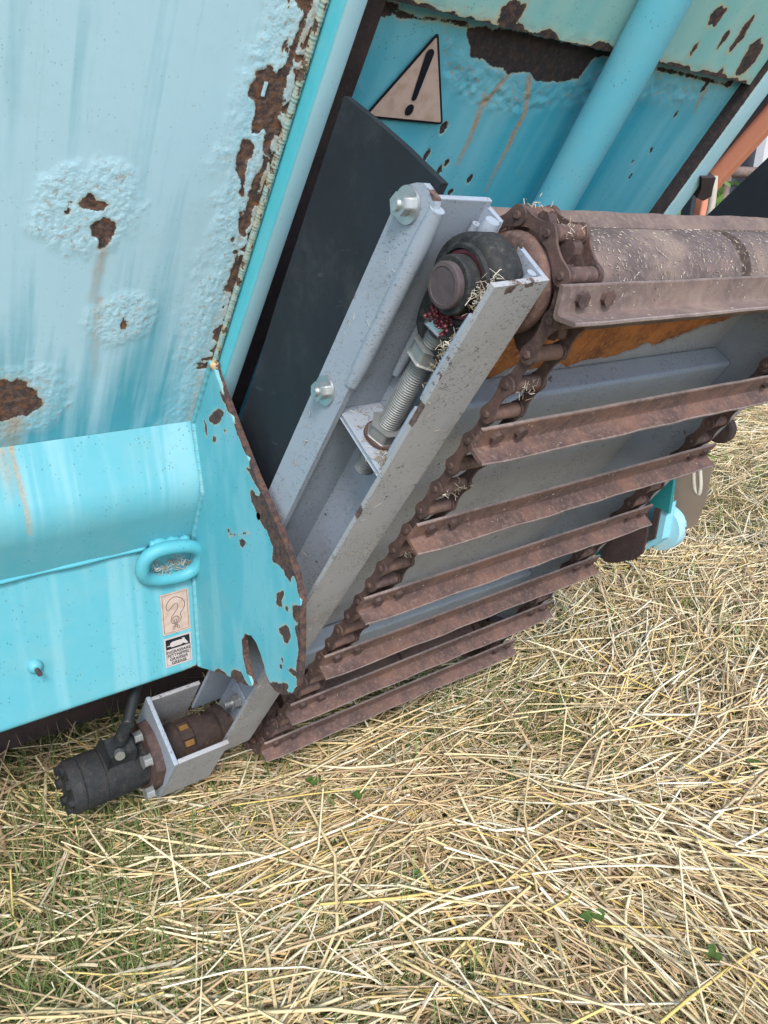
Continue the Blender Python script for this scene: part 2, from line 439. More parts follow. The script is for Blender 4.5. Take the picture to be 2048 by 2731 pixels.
def dense(outline, sp, jit=.15):
    """constrained triangulation of an outline with interior points about sp apart"""
    pts = []; ne = len(outline)
    for i in range(ne):
        a = np.array(outline[i]); b = np.array(outline[(i+1) % ne]); k = max(1, int(np.linalg.norm(b-a)/sp))
        for j in range(k): pts.append(tuple(a+(b-a)*j/k))
    m = len(pts); edges = [(i, (i+1) % m) for i in range(m)]
    P = np.array(outline); lo = P.min(0); hi = P.max(0)
    gx, gy = np.meshgrid(np.arange(lo[0], hi[0], sp), np.arange(lo[1], hi[1], sp*.9))
    gx = gx+((np.arange(gx.shape[0])[:, None] % 2)*sp*.5)
    s = sdf(gx, gy, outline); k = s > sp*.55
    pts += list(zip(gx[k].tolist(), gy[k].tolist()))
    r = delaunay_2d_cdt([Vector(p) for p in pts], edges, [], 1, 1e-7)
    return np.array([(v.x, v.y) for v in r[0]]), [tuple(f) for f in r[2]]
def slab(outline, sp, to3, th, mat, name, parent, attrs=None, disp=None, edge=None):
    """a plate: finely meshed front face, side walls and plain back. to3(p,q,h): plane coords and depth -> world"""
    P, F = dense(outline, sp); n = len(P)
    d = disp(P[:, 0], P[:, 1]) if disp else np.zeros(n)
    V = [to3(P[i, 0], P[i, 1], d[i]) for i in range(n)]
    W = [to3(P[i, 0], P[i, 1], -th) for i in range(n)]
    FF = list(F)
    cnt = {}
    for f in F:
        for i in range(3):
            a, b = f[i], f[(i+1) % 3]; cnt[(a, b)] = 1
    side = [(a, b) for (a, b) in cnt if (b, a) not in cnt]
    FF += [(b, a, a+n, b+n) for a, b in side] + [tuple(i+n for i in f[::-1]) for f in F]
    A = {}
    if attrs:
        for k, v in attrs(P[:, 0], P[:, 1]).items(): A[k] = np.concatenate([v, np.full(n, edge) if (edge is not None and k == 'rust') else v])
    # make the front face point along +depth
    v0, v1, v2 = [np.array(V[i]) for i in F[len(F)//2]]
    q = np.mean(P, 0); nn_ = np.array(to3(q[0], q[1], 1.0))-np.array(to3(q[0], q[1], 0.0))
    if np.cross(v1-v0, v2-v0)@nn_ < 0: FF = [f[::-1] for f in FF]
    return mk(name, [(V+W, FF)], mat, parent, attrs=A)

def rustfield(x, y, polys, noise_amp=.004, noise_sc=90, seed=3, width=.022):
    s = np.full(x.shape, -1.0)
    for p in polys: s = np.maximum(s, sdf(x, y, p))
    s = s+(fbm(x, y, noise_sc, 4, seed)-.5)*2*noise_amp
    return np.clip(.5+s/width, 0, 1)

def spline(P, k=8):
    P = [np.array(p) for p in P]; out = []
    for i in range(len(P)-1):
        p0 = P[max(i-1, 0)]; p1 = P[i]; p2 = P[i+1]; p3 = P[min(i+2, len(P)-1)]
        for t in np.linspace(0, 1, k, endpoint=False): out.append(.5*((2*p1)+(-p0+p2)*t+(2*p0-5*p1+4*p2-p3)*t*t+(-p0+3*p1-3*p2+p3)*t**3))
    out.append(P[-1]); return out

# ================================================================== GROUND
gv = [(-60, -60, 0), (60, -60, 0), (60, 60, 0), (-60, 60, 0)]
tag(mk('ground', [(gv, [(0, 1, 2, 3)])], m_ground), kind='structure')

def tubes_np(base, az, pit, ln, rad, bend, sides=4, K=3, flat=1.0, seed=1):
    n = len(base); t = np.linspace(-.5, .5, K)
    d = np.stack([np.cos(az)*np.cos(pit), np.sin(az)*np.cos(pit), np.sin(pit)], -1)
    s = np.stack([-np.sin(az), np.cos(az), np.zeros(n)], -1); u = np.cross(d, s)
    q = 4*t*t-.33
    P = base[:, None, :]+d[:, None, :]*(ln[:, None]*t)[:, :, None]+(s*bend[0][:, None]+u*bend[1][:, None])[:, None, :]*q[None, :, None]
    a = np.arange(sides)*2*np.pi/sides+.4
    ring = (s[:, None, :]*np.cos(a)[None, :, None]+u[:, None, :]*np.sin(a)[None, :, None]*flat)*rad[:, None, None]
    V = (P[:, :, None, :]+ring[:, None, :, :]).reshape(-1, 3)
    i0 = (np.arange(n)*K*sides)[:, None, None]; k = np.arange(K-1)[None, :, None]*sides; a = np.arange(sides)[None, None, :]; a2 = (a+1) % sides
    F = np.stack([i0+k+a, i0+k+a2, i0+k+sides+a2, i0+k+sides+a], -1).reshape(-1, 4)
    return V, F, K*sides
def blades_np(base, az, lean, ln, wd, curl, K=4):
    n = len(base); t = np.linspace(0, 1, K)
    h = np.stack([np.cos(az), np.sin(az), np.zeros(n)], -1); s = np.stack([-np.sin(az), np.cos(az), np.zeros(n)], -1)
    th = lean[:, None]+curl[:, None]*t[None, :]
    dl = ln[:, None]/(K-1)
    hx = np.concatenate([np.zeros((n, 1)), np.cumsum(np.sin(th[:, :-1])*dl, 1)], 1); hz = np.concatenate([np.zeros((n, 1)), np.cumsum(np.cos(th[:, :-1])*dl, 1)], 1)
    P = base[:, None, :]+h[:, None, :]*hx[:, :, None]; P[:, :, 2] += hz
    P[:, :, 2] = np.maximum(P[:, :, 2], .003)
    wv = (wd[:, None]*(1-t[None, :]**2*.9))[:, :, None]*s[:, None, :]*.5
    V = np.stack([P-wv, P+wv], 2).reshape(-1, 3)
    i0 = (np.arange(n)*K*2)[:, None]; k = np.arange(K-1)[None, :]*2
    F = np.stack([i0+k, i0+k+1, i0+k+3, i0+k+2], -1).reshape(-1, 4)
    return V, F, K*2
def scatter(n, x0, x1, y0, y1, dens=None):
    """points on the ground, thinned by dens(x,y) in 0..1"""
    out = np.zeros((0, 2))
    while len(out) < n:
        p = np.stack([rng.uniform(x0, x1, n*2), rng.uniform(y0, y1, n*2)], -1)
        if dens is not None: p = p[rng.random(len(p)) < dens(p[:, 0], p[:, 1])]
        out = np.concatenate([out, p])
    return out[:n]
STRAW_C = np.array([[.76, .60, .33], [.82, .69, .43], [.68, .49, .24], [.85, .76, .55], [.60, .43, .25], [.72, .53, .18], [.46, .32, .18]])
GRASS_C = np.array([[.14, .24, .06], [.18, .27, .08], [.10, .18, .045], [.26, .30, .11], [.34, .30, .15], [.42, .35, .19]])
def strawy(x, y):   # where the swath of straw lies: thicker away from the machine
    return np.clip(.25+.75*sm(-.25, .75, (x-.55)*.75-(y-.75)*.55+(fbm(x, y, 1.6, 3, 5)-.5)*1.3), .12, 1)
def infront(x, y): return (y < 1.9+.5*np.maximum(x-1.3, 0)*3) & (x*.62+y*.785 > -.35)
def field_straw():
    parts = []
    # (count, zone, length, radius, height)
    for n, z, l0, l1, ra, rb, zh, thin in ((24000, (-.5, 2.4, -.35, 2.3), .03, .14, .0006, .0013, .034, 1), (14500, (-.5, 2.4, -.35, 2.3), .08, .32, .0010, .0023, .048, 0), (5200, (-.4, 2.4, -.35, 2.1), .16, .50, .0017, .0033, .062, 0),
                                (15000, (1.4, 5.2, .2, 4.2), .08, .32, .0013, .0028, .06, 0), (14000, (4.2, 13, .5, 10), .15, .5, .002, .005, .10, 0), (5000, (-2.5, .8, 1.6, 4.5), .10, .35, .0012, .0026, .04, 0)):
        p = scatter(n, *z, dens=lambda x, y: infront(x, y)*strawy(x, y) if z[2] < 1 else strawy(x*0+1, y))
        flow = -.25+2.2*(fbm(p[:, 0], p[:, 1], 1.1, 2, 44)-.5)*2
        ang = np.where(rng.random(n) < .70, flow+rng.normal(0, .34, n), rng.uniform(0, 6.283, n))
        hump = strawy(p[:, 0], p[:, 1])
        zz = rng.random(n)**1.2*zh*(.45+.75*hump)+.004
        ln = l0+(l1-l0)*rng.random(n)**1.7; pit = rng.normal(0, .16, n)*np.clip(.2/ln, .3, 1.6)
        base = np.concatenate([p, zz[:, None]], 1); base[:, 2] = np.maximum(base[:, 2], np.abs(np.sin(pit))*ln*.5*.8+.003)
        rad = ra+(rb-ra)*rng.random(n)**1.5
        V, F, k = tubes_np(base, ang, pit, ln, rad, (rng.normal(0, .085, n)*ln, rng.normal(0, .035, n)*ln), 4, 4, flat=.6)
        c = STRAW_C[rng.choice(7, n, p=[.24, .2, .16, .13, .13, .06, .08])]*rng.uniform(.78, 1.16, (n, 1))
        parts.append((V, F, np.repeat(c, k, 0)))
    V, F, c = [], [], []; b = 0
    for v, f, q in parts: V.append(v); F.append(f+b); c.append(q); b += len(v)
    o = npmesh('straw', np.concatenate(V), np.concatenate(F), m_straw, np.concatenate(c), smooth=True)
    tag(o, 'golden chopped straw stalks lying loose all over the field', 'straw', kind='stuff')
field_straw()
def field_grass():
    parts = []
    for n, z, l0, l1, wd in ((60000, (-.5, 2.4, -.35, 2.3), .03, .12, .0022), (22000, (1.5, 5.5, .2, 4.2), .05, .16, .0035), (14000, (4.5, 13, .5, 10), .1, .25, .008), (9000, (-2.5, .8, 1.6, 4.5), .04, .12, .003)):
        p = scatter(n, *z, dens=lambda x, y: (infront(x, y) if z[2] < 1 else 1)*np.clip(.5+fbm(x, y, 5, 3, 9)*1.0-.62*strawy(x, y), .05, 1))
        base = np.concatenate([p, np.full((n, 1), .002)], 1)
        V, F, k = blades_np(base, rng.uniform(0, 6.28, n), rng.uniform(.2, 1.25, n), rng.uniform(l0, l1, n), wd*rng.uniform(.5, 1.4, n), rng.uniform(-.2, 1.3, n))
        gi = rng.choice(6, n, p=[.22, .2, .14, .16, .16, .12])
        c = GRASS_C[gi]*rng.uniform(.7, 1.25, (n, 1))
        parts.append((V, F, np.repeat(c, k, 0)))
    V, F, c = [], [], []; b = 0
    for v, f, q in parts: V.append(v); F.append(f+b); c.append(q); b += len(v)
    o = npmesh('grass', np.concatenate(V), np.concatenate(F), m_grass, np.concatenate(c))
    tag(o, 'short green grass growing up between the straw', 'grass', kind='stuff')
field_grass()
def field_leaves():
    parts = []
    for n, z, l0, l1, w0, zh in ((6500, (-.5, 2.4, -.35, 2.2), .05, .20, .0045, .05), (3500, (1.6, 5.2, .2, 4.2), .08, .25, .007, .06)):
        p = scatter(n, *z, dens=lambda x, y: infront(x, y)*(.3+.7*strawy(x, y)))
        base = np.concatenate([p, (.006+rng.random(n)*zh)[:, None]], 1)
        V, F, k = blades_np(base, rng.uniform(0, 6.28, n), rng.uniform(1.25, 1.6, n), l0+(l1-l0)*rng.random(n)**1.5, w0*rng.uniform(.4, 1.3, n), rng.normal(.1, .35, n), 6)
        c = np.array([[.62, .48, .28], [.70, .58, .38], [.52, .37, .22], [.44, .30, .19], [.76, .67, .48]])[rng.choice(5, n)]*rng.uniform(.75, 1.1, (n, 1))
        parts.append((V, F, np.repeat(c, k, 0)))
    V = np.concatenate([a[0] for a in parts]); F = np.concatenate([parts[0][1], parts[1][1]+len(parts[0][0])])
    tag(npmesh('dry_leaves', V, F, m_straw, np.concatenate([a[2] for a in parts]), smooth=True), 'dry curled tan straw leaves lying flat among the stalks', 'leaves', kind='stuff')
field_leaves()
def field_husks():
    n = 16000
    p = scatter(n, -.3, 3.0, .05, 2.2, dens=lambda x, y: infront(x, y)*strawy(x, y)**2)
    base = np.concatenate([p, (rng.random(n)*.045+.006)[:, None]], 1)
    V, F, k = tubes_np(base, rng.uniform(0, 6.28, n), rng.normal(0, .5, n), rng.uniform(.006, .018, n), rng.uniform(.0008, .0022, n), (np.zeros(n), np.zeros(n)), 4, 3, .5)
    V = V.reshape(n, 3, 4, 3); mid = V.mean(2, keepdims=True); V[:, 0] = mid[:, 0]+(V[:, 0]-mid[:, 0])*.2; V[:, 2] = mid[:, 2]+(V[:, 2]-mid[:, 2])*.2
    c = np.array([[.52, .40, .22], [.40, .28, .15], [.60, .50, .30]])[rng.choice(3, n)]*rng.uniform(.7, 1.1, (n, 1))
    tag(npmesh('chaff', V.reshape(-1, 3), F, m_straw, np.repeat(c, k, 0), smooth=True), 'small pale husks and chaff strewn through the straw', 'chaff', kind='stuff')
field_husks()

# ================================================================== WAGON
XP = 0.462                                  # plane of the end plate and of the weld seam
NH = -0.271                                 # plane of the sloping side (conveyor frame)
wag = thing('mixer_wagon', 'faded turquoise feed mixer wagon with rust-blistered sloping side and warning triangle', 'wagon', (0.0, 1.6, 0.0))

C1 = lambda pts: [onN(a, b, NH) for a, b in crop(pts, 0, 0, .6028)]
C3 = lambda pts: [onN(a, b, NH) for a, b in crop(pts, 0, 900, .5425)]
chips = [C1([(347,905),(365,880),(400,855),(425,878),(470,890),(477,905),(455,930),(430,935),(400,922),(360,922)]),
 C1([(403,1010),(420,985),(460,965),(510,980),(522,1010),(505,1040),(475,1070),(465,1100),(430,1100),(432,1060),(410,1040)]),
 C1([(300,885),(314,890),(308,915),(315,935),(300,945),(288,935),(295,905)]),
 C1([(545,1395),(562,1420),(557,1445),(545,1468),(535,1460),(533,1430)]),
 C3([(-60,215),(20,205),(60,215),(85,200),(120,220),(150,245),(180,265),(185,290),(208,315),(200,345),(170,360),(140,382),(90,378),(60,400),(20,412),(-60,412)]),
 C1([(1290,-20),(1345,60),(1310,150),(1285,230),(1262,280),(1240,300),(1225,330),(1205,310),(1215,280),(1190,280),(1150,310),(1130,320),(1128,350),(1110,375),(1097,410),(1110,425),(1130,450),(1120,510),(1105,545),(1120,590),(1150,590),(1165,560),(1172,600),(1160,680),(1175,690),(1150,760),(1125,790),(1105,830),(1090,920),(1055,970),(1060,1040),(1085,1040),(1110,980),(1130,880),(1170,760),(1200,640),(1230,540),(1250,430),(1290,280),(1330,150),(1370,40),(1385,-20)]),
 C1([(1040,690),(1070,620),(1110,620),(1130,660),(1115,700),(1090,720),(1085,780),(1075,870),(1062,850),(1065,800),(1045,760)]),
 C1([(1240,215),(1250,180),(1275,172),(1270,205),(1250,228)]), C1([(1262,-10),(1290,-10),(1280,25),(1268,20)]),
 C1([(1030,1190),(1045,1110),(1062,1085),(1052,1150),(1040,1230),(1028,1270),(990,1290),(985,1265),(1015,1255)])]
hole_px = C1([(1168,355),(1185,365),(1180,400),(1165,435),(1152,430),(1158,395)])
bl_c = [(onN(235, 560, NH), .055, .038), (onN(325, 850, NH), .041, .029), (onN(40, 1075, NH), .062, .042)]
weld_line = [onN(880, -90, NH), onN(860, 0, NH), onN(575, 945, NH), onN(520, 1118, NH)]
dr = [([onN(276, 655, NH), onN(262, 730, NH), onN(250, 800, NH)], .010, .55), ([onN(262, 800, NH), onN(256, 900, NH), onN(252, 1000, NH)], .009, .45),
      ([onN(30, 1120, NH), onN(33, 1180, NH)], .022, 1.0)]
def hull_fields(x, u):
    r = rustfield(x, u, chips, .0036, 130, 3, .016)
    dwr, _ = sdline(x, u, weld_line)
    r = np.maximum(r, np.clip(.5+((.010-dwr)+(fbm(x, u, 75, 4, 91)-.58)*.07)/.016, 0, 1)*(u > -.36))
    r = np.where(sdf(x, u, hole_px) > 0, r*.3, r)
    dw, tw = sdline(x, u, weld_line)
    bz = sm(.075, .02, dw+(fbm(x, u, 45, 3, 8)-.5)*.06)
    for (cx_, cu), ra, rb in bl_c:
        q = np.hypot((x-cx_)/ra, (u-cu)/(rb*1.45)); bz = np.maximum(bz, sm(1.15, .75, q+(fbm(x, u, 60, 3, 2)-.5)*.5))
    dist = (fbm(x, u*.7, 270, 3, 21)-.5)
    st = np.zeros_like(x)
    for pts, wd, am in dr:
        d, t = sdline(x+(fbm(x, u, 80, 2, 4)-.5)*.006, u, pts); st = np.maximum(st, sm(wd, wd*.1, d)*am*(1-.6*t))
    near = sm(.03, .0, dw)*.75*fbm(x, u, 90, 4, 33)*1.5
    st = np.maximum(st, near)
    st = np.maximum(st, sm(.012, .0, -sdf(x, u, chips[4]))*.3)
    # streaks run straight down the sheet; fade is chalky at the top
    s1 = fbm(x*1.0, u*.045, 95, 4, 12); s2 = fbm(x, u*.09, 28, 3, 15); s3 = fbm(x, u*.05, 300, 3, 19)
    top = sm(-.47, -.20, u+(s2-.5)*.25)
    fade = np.clip(.12+.95*top-(s1-.42)*.95-(s3-.5)*.35+.05, 0, 1)
    disp = bz*(dist*.0013+.0005)-sm(.48, .6, r)*.0008
    return dict(rust=r, blister=np.clip(bz*.9, 0, 1), stain=np.clip(st, 0, 1), fade=fade), disp
def panel(name, xs, us, n, fields, mat, parent):
    X, U = np.meshgrid(xs, us); x = X.ravel(); u = U.ravel()
    A, d = fields(x, u); nx, nu = len(xs), len(us)
    P = OO[None]+np.outer(x, [1, 0, 0])-np.outer(u, DD)+np.outer(n+d, NN)
    i = np.arange((nu-1)*(nx-1)); a = i//(nx-1)*nx+i % (nx-1)
    F = np.stack([a, a+nx, a+nx+1, a+1], -1)[:, ::-1]
    o = npmesh(name, P, F, mat, parent=parent, smooth=True)
    for k, v in A.items(): o.data.attributes.new(k, 'FLOAT', 'POINT').data.foreach_set('value', v.astype(np.float32))
    return o
def ax(a, b, c, d, fine, coarse): return np.concatenate([np.arange(a, b, coarse), np.arange(b, c, fine), np.linspace(c, d, max(2, int((d-c)/coarse)+1))])
UK = -0.4625                                # crease at the foot of the sloping side
p_hull = panel('side_panel', np.concatenate([np.arange(-1.6, .15, .05), np.arange(.15, XP-.001, .0016), [XP]]),
               np.concatenate([np.arange(UK, .12, .0022), np.linspace(.12, .55, 12)]), NH, hull_fields, m_pale, wag)
p_hull['label'] = 'pale chalky side sheet with rust chips and blisters'

# knee, beam and upper wall: profile in (Y, Z), swept along X
K0 = Cw(0, UK, NH); Yk, Zk = K0[1], K0[2]
Z_ = lambda z: z + HC
def sweep(name, prof, xs, fields, mat, parent):
    prof = np.array(prof); L = np.concatenate([[0], np.cumsum(np.hypot(*np.diff(prof, axis=0).T))])
    X, I = np.meshgrid(xs, np.arange(len(prof))); x = X.ravel(); i = I.ravel()
    V = np.stack([x, prof[i, 0], prof[i, 1]], -1); nx = len(xs); nu = len(prof)
    q = np.arange((nu-1)*(nx-1)); a = q//(nx-1)*nx+q % (nx-1)
    F = np.stack([a, a+nx, a+nx+1, a+1], -1)
    o = npmesh(name, V, F, mat, parent=parent, smooth=True)
    for k, v in fields(x, V[:, 2]).items(): o.data.attributes.new(k, 'FLOAT', 'POINT').data.foreach_set('value', v.astype(np.float32))
    return o
Y1, Z1 = .995, Z_(-.386); Y2, Z2 = 1.036, Z_(-.471)
def knee_prof():
    a = np.array([Yk-.0005, Zk]); b = np.array([Y1-.006, Z1+.0]); c = np.array([Y2, Z2])
    out = [tuple(a)]
    for t in np.linspace(.04, .72, 26): out.append(tuple(a+(b-a)*t))
    p0 = a+(b-a)*.72; p2 = b+(c-b)*.35
    for t in np.linspace(0, 1, 18)[1:]: out.append(tuple((1-t)**2*p0+2*t*(1-t)*b+t*t*p2))
    for t in np.linspace(.38, 1, 20): out.append(tuple(b+(c-b)*t))
    return out
stain_pts = [(onY(*p, 1.0)[0], onY(*p, 1.0)[2]) for p in [(28, 1150), (40, 1230), (58, 1310), (78, 1420)]]
def knee_f(x, z):
    s1 = fbm(x*1.0, z*.05, 85, 4, 12); s2 = fbm(x, z*.06, 30, 3, 41)
    d, t = sdline(x, z, stain_pts); d2, t2 = sdline(x, z, [(stain_pts[0][0]-.012, Z_(-.29)), (stain_pts[0][0]-.008, Z_(-.36))])
    st = np.maximum(sm(.006, .0, d)*.85*(1-.5*t), sm(.014, .002, d2)*.5*(1-t2))
    fade = np.clip(.06+.5*sm(.42, .72, s1)*sm(Z_(-.48), Z_(-.30), z)+.16*s2+.04*sm(Z_(-.40), Z_(-.30), z), 0, 1)
    return dict(stain=st, fade=fade, rust=np.zeros_like(x), blister=np.zeros_like(x))
xs_h = np.concatenate([np.arange(-1.6, .15, .05), np.arange(.15, XP-.001, .003), [XP]])
sweep('lower_fold', knee_prof(), xs_h, knee_f, m_teal, wag)
def beam_f(x, z):
    s1 = fbm(x, z*.04, 60, 4, 77); s2 = fbm(x, z*.1, 9, 2, 5)
    rr = rustfield(x, z, [[(.418, Z_(-.707)), (.47, Z_(-.695)), (.47, Z_(-.72)), (.40, Z_(-.72))]], .003, 100, 6, .02)
    return dict(stain=np.zeros_like(x), fade=np.clip(.06+.30*sm(.52, .75, s1)+.1*s2, 0, 1), rust=rr, blister=np.zeros_like(x))
BY = 1.042; BZ0, BZ1 = Z_(-.704), Z_(-.472)
bp = [(1.062, BZ1+.003), (BY+.006, BZ1+.002), (BY+.002, BZ1), (BY, BZ1-.004)]+[(BY, z) for z in np.linspace(BZ1-.01, BZ0+.01, 40)]+[(BY, BZ0+.005), (BY+.002, BZ0+.001), (BY+.006, BZ0), (BY+.08, BZ0)]
p_beam = sweep('chassis_beam', bp, xs_h, beam_f, m_teal, wag)
mk('beam_seam', [tube([(x, 1.0375+.0012*math.sin(x*60), BZ1-.0005) for x in np.arange(-1.2, .39, .006)], .0038, 6)], m_teal, p_beam, smooth=True)
# bodywork out of view: upper wall, underbody, far side, and an added light block
Pt = Cw(0, .55, NH)
mk('upper_wall', [box(-1.6, 1.27, Pt[1]+.001, Pt[1]+.02, Pt[2]-.003, Pt[2]+.7)], m_pale, wag)
mk('underbody', [box(-1.6, 1.25, 1.13, 2.6, Z_(-.66), Z_(-.60))], m_darkrust, wag)  # unseen floor, added to stop sky light leaking under the wagon
mk('far_side_wall', [box(-1.6, 1.25, 2.605, 2.64, .03, Z_(.6))], m_teal, wag)  # unseen; brought down close to the ground to block light from behind
mk('under_light_block', [box(-1.5, 1.2, 1.42, 1.62, .05, Z_(-.66)-.002)], m_darkrust, wag)  # unseen box added to keep light off the ground behind the beam
mk('end_wall', [prism([(1.06, Z_(-.70)), (2.6, Z_(-.70)), (2.6, Z_(1.1)), (Pt[1]+.05, Z_(1.1)), (Pt[1]+.05, Pt[2]), (Yk+.04, Zk)], 1.235, 1.25, 0)], m_teal, wag)

# end plate with the slot
def outl(pts): 
    r = []
    for a, b in pts:
        P = onX(a, b, XP); r.append((P[1], P[2]))
    return r
plate_px = [(574,965),(583,1000),(610,1070),(640,1150),(690,1275),(735,1375),(772,1465),(797,1535),(808,1600),(808,1700),(805,1790),(797,1828),(783,1848),(765,1852),(740,1840),(722,1815),
            (714,1790),(703,1745),(690,1712),(676,1692),(662,1692),(653,1708),(655,1745),(666,1790),(680,1828),(655,1822),(615,1800),(570,1786),(533,1776)]
pl = outl(plate_px)+[(BY+.001, Z_(-.58)), (BY+.001, BZ1), (Y2, Z2), (Y1-.001, Z1), (Yk-.002, Zk)]
Pc = lambda pts, ox=330, oy=1350, s=.3014: outl(crop(pts, ox, oy, s))
plate_rust = [Pc([(1150,-40),(1215,40),(1250,100),(1240,130),(1265,190),(1300,230),(1320,300),(1345,360),(1335,440),(1345,490),(1400,520),(1440,560),(1450,600),(1480,640),(1500,690),(1510,630),(1540,600),(1620,700),(1480,400),(1400,150),(1300,-20),(1240,-120)]),
  Pc([(1380,770),(1405,760),(1440,740),(1440,790),(1415,830),(1425,880),(1390,880),(1370,860)]), Pc([(1440,880),(1460,870),(1485,900),(1475,930),(1455,915)]),
  Pc([(1395,1080),(1420,1050),(1460,1030),(1480,1060),(1500,1140),(1485,1180),(1480,1210),(1440,1200),(1440,1150),(1400,1110)]),
  Pc([(1040,290),(1075,285),(1110,315),(1085,345),(1065,355),(1045,330)]), Pc([(940,195),(960,200),(960,235),(1060,238),(1135,222),(1130,236),(1010,250),(975,262),(958,272),(950,235)]),
  Pc([(1520,870),(1550,860),(1600,880),(1600,1000),(1540,1020),(1515,960)]), Pc([(1540,1060),(1620,1000),(1620,1500),(1560,1560),(1550,1400),(1570,1250)]),
  Pc([(820,1490),(830,1440),(870,1430),(920,1460),(940,1500),(970,1500),(975,1450),(1010,1440),(1060,1460),(1100,1540),(1140,1600),(1000,1580),(850,1520)]),
  Pc([(620,1400),(690,1420),(760,1470),(740,1490),(640,1450)]), Pc([(1300,1570),(1340,1540),(1400,1560),(1460,1560),(1475,1530),(1480,1600),(1440,1640),(1440,1700),(1330,1690)]),
  Pc([(1480,1440),(1500,1420),(1540,1440),(1560,1500),(1520,1490),(1500,1470)]), Pc([(1410,1330),(1430,1330),(1435,1370),(1420,1370)]), Pc([(1405,1395),(1420,1395),(1420,1420),(1408,1420)]),
  Pc([(1075,1170),(1095,1140),(1090,1190),(1100,1280),(1130,1480),(1110,1480),(1080,1320)])]
plate_rust += [outl(crop(p, 0, 900, .5425)) for p in ([(1040,390),(1060,360),(1085,350),(1118,355),(1110,385),(1090,420),(1060,425),(1040,410)], [(1057,485),(1075,480),(1075,510),(1060,512)], [(1112,455),(1130,452),(1130,470),(1115,470)],
  [(1015,405),(1030,430),(1030,490),(1020,450)], [(1085,245),(1110,270),(1160,380),(1140,370),(1100,290)], [(1225,640),(1260,640),(1310,740),(1345,800),(1330,810),(1280,740)], [(1240,760),(1250,740),(1290,810),(1330,870),(1370,960),(1310,930),(1270,850)])]
def plate_a(y, z):
    r = rustfield(y, z, plate_rust, .003, 120, 9, .014)
    e = sdf(y, z, pl)
    r = np.maximum(r, np.where(y < .90, sm(.0055, .0, e+(fbm(y, z, 55, 3, 31)-.42)*.012)*.75, 0))
    bl = np.clip(sm(.035, .0, e)*.35+sm(.2, .5, r)*.3, 0, .6)*(y < .96)
    return dict(rust=r, fade=.05+.25*sm(.5, .7, fbm(y, z*.3, 30, 3, 3)), stain=sm(.3, .45, r)*.15, blister=bl)
p_plate = slab(pl, .0042, lambda y, z, h: (XP-.004-h, y, z), .009, m_plate, 'end_plate', wag, plate_a, edge=.9)
p_plate['label'] = 'turquoise end plate with slot and rust-chipped edge'
# weld beads
def bead(name, pts, rad, mat, parent, step=.0045, rust_amt=0.0, seed=1):
    P = [np.array(p, float) for p in pts]; out = []
    for a, b in zip(P[:-1], P[1:]):
        k = max(1, int(np.linalg.norm(b-a)/step)); out += [a+(b-a)*i/k for i in range(k)]
    out.append(P[-1]); path, rr = [], []
    for i in range(len(out)-1):
        for t, s in ((0, .90), (.4, 1.0), (.8, 1.0)):
            path.append(out[i]+(out[i+1]-out[i])*t); rr.append(rad*s*(1+.05*math.sin(i*1.7)))
    g = tube(path, rr, 8); n = len(g[0]); G = np.array(g[0])
    q = fbm(G[:, 1]*1.3+G[:, 0]*2, G[:, 2]+G[:, 0]*3, 95, 4, seed)
    return mk(name, [g], mat, parent, smooth=True, attrs=dict(rust=np.clip(q*rust_amt, 0, 1), fade=q*min(.9, rust_amt*.8), stain=np.clip((q-.3)*rust_amt*1.1, 0, 1)))
bead('weld_bead', [Cw(XP+.001, u, NH+.002) for u in (.15, .09, -.2, -.345)], .0042, m_weld, wag, step=.0040, rust_amt=.80)
bead('weld_bead', [Cw(XP-.004, -.345, NH+.003), Cw(XP-.004, UK, NH+.003), (XP-.004, Y1-.004, Z1), (XP-.004, Y2-.004, Z2), (XP-.004, BY-.003, BZ1-.01), (XP-.004, BY-.003, BZ0+.004)], .0046, m_teal, wag, step=.0040, seed=4, rust_amt=.2)
# rusty lump where the seams meet
g = lathe([(-.008, .002), (-.005, .0065), (0, .0085), (.005, .006), (.008, .002)], 10)
mk('weld_lump', [g], m_weld, wag, Matrix.Translation(Vector(Cw(XP, -.35, NH+.006))), smooth=True, attrs=dict(rust=np.linspace(.2, .8, 50), stain=np.full(50, .7), fade=np.full(50, .8)))

# opening: door frame posts
def post(x0, x1, n1, name, fl):
    prof = [(x0, NH-.03), (x0, n1-.004), (x0+.0015*fl, n1-.001), (x0+.004*fl, n1)] if fl > 0 else [(x0, NH-.03), (x0, n1-.004), (x0-.0015, n1-.001), (x0-.004, n1)]
    b = [(x1-.008*fl, n1), (x1-.003*fl, n1-.002), (x1, n1-.008), (x1, NH-.03)]
    poly = prof+b
    us = np.concatenate([np.arange(-.52, .2, .01), [.35, .55]]); V, F, A = [], [], []
    for u in us:
        for x, n in poly: V.append(Cw(x, u, n))
    m = len(poly)
    for i in range(len(us)-1):
        for k in range(m-1):
            f = (i*m+k, i*m+k+1, (i+1)*m+k+1, (i+1)*m+k); F.append(f if fl > 0 else f[::-1])
    uu = np.repeat(us, m); kk = np.tile(np.arange(m), len(us))
    fade = np.clip((kk >= 3)*.85+.25*(fbm(uu*1., kk*.3, 9, 3, 2)-.5)+.08, 0, 1)
    rs = ((kk >= 6)*1.0 if fl < 0 else 0.0*uu)
    return mk(name, [(V, F)], m_post, wag, smooth=35, attrs=dict(fade=fade, rust=rs, stain=(kk >= 5)*.12))
post(XP+.006, XP+.034, NH+.024, 'door_post', 1)
post(1.266, 1.228, NH-.002, 'door_post', -1)
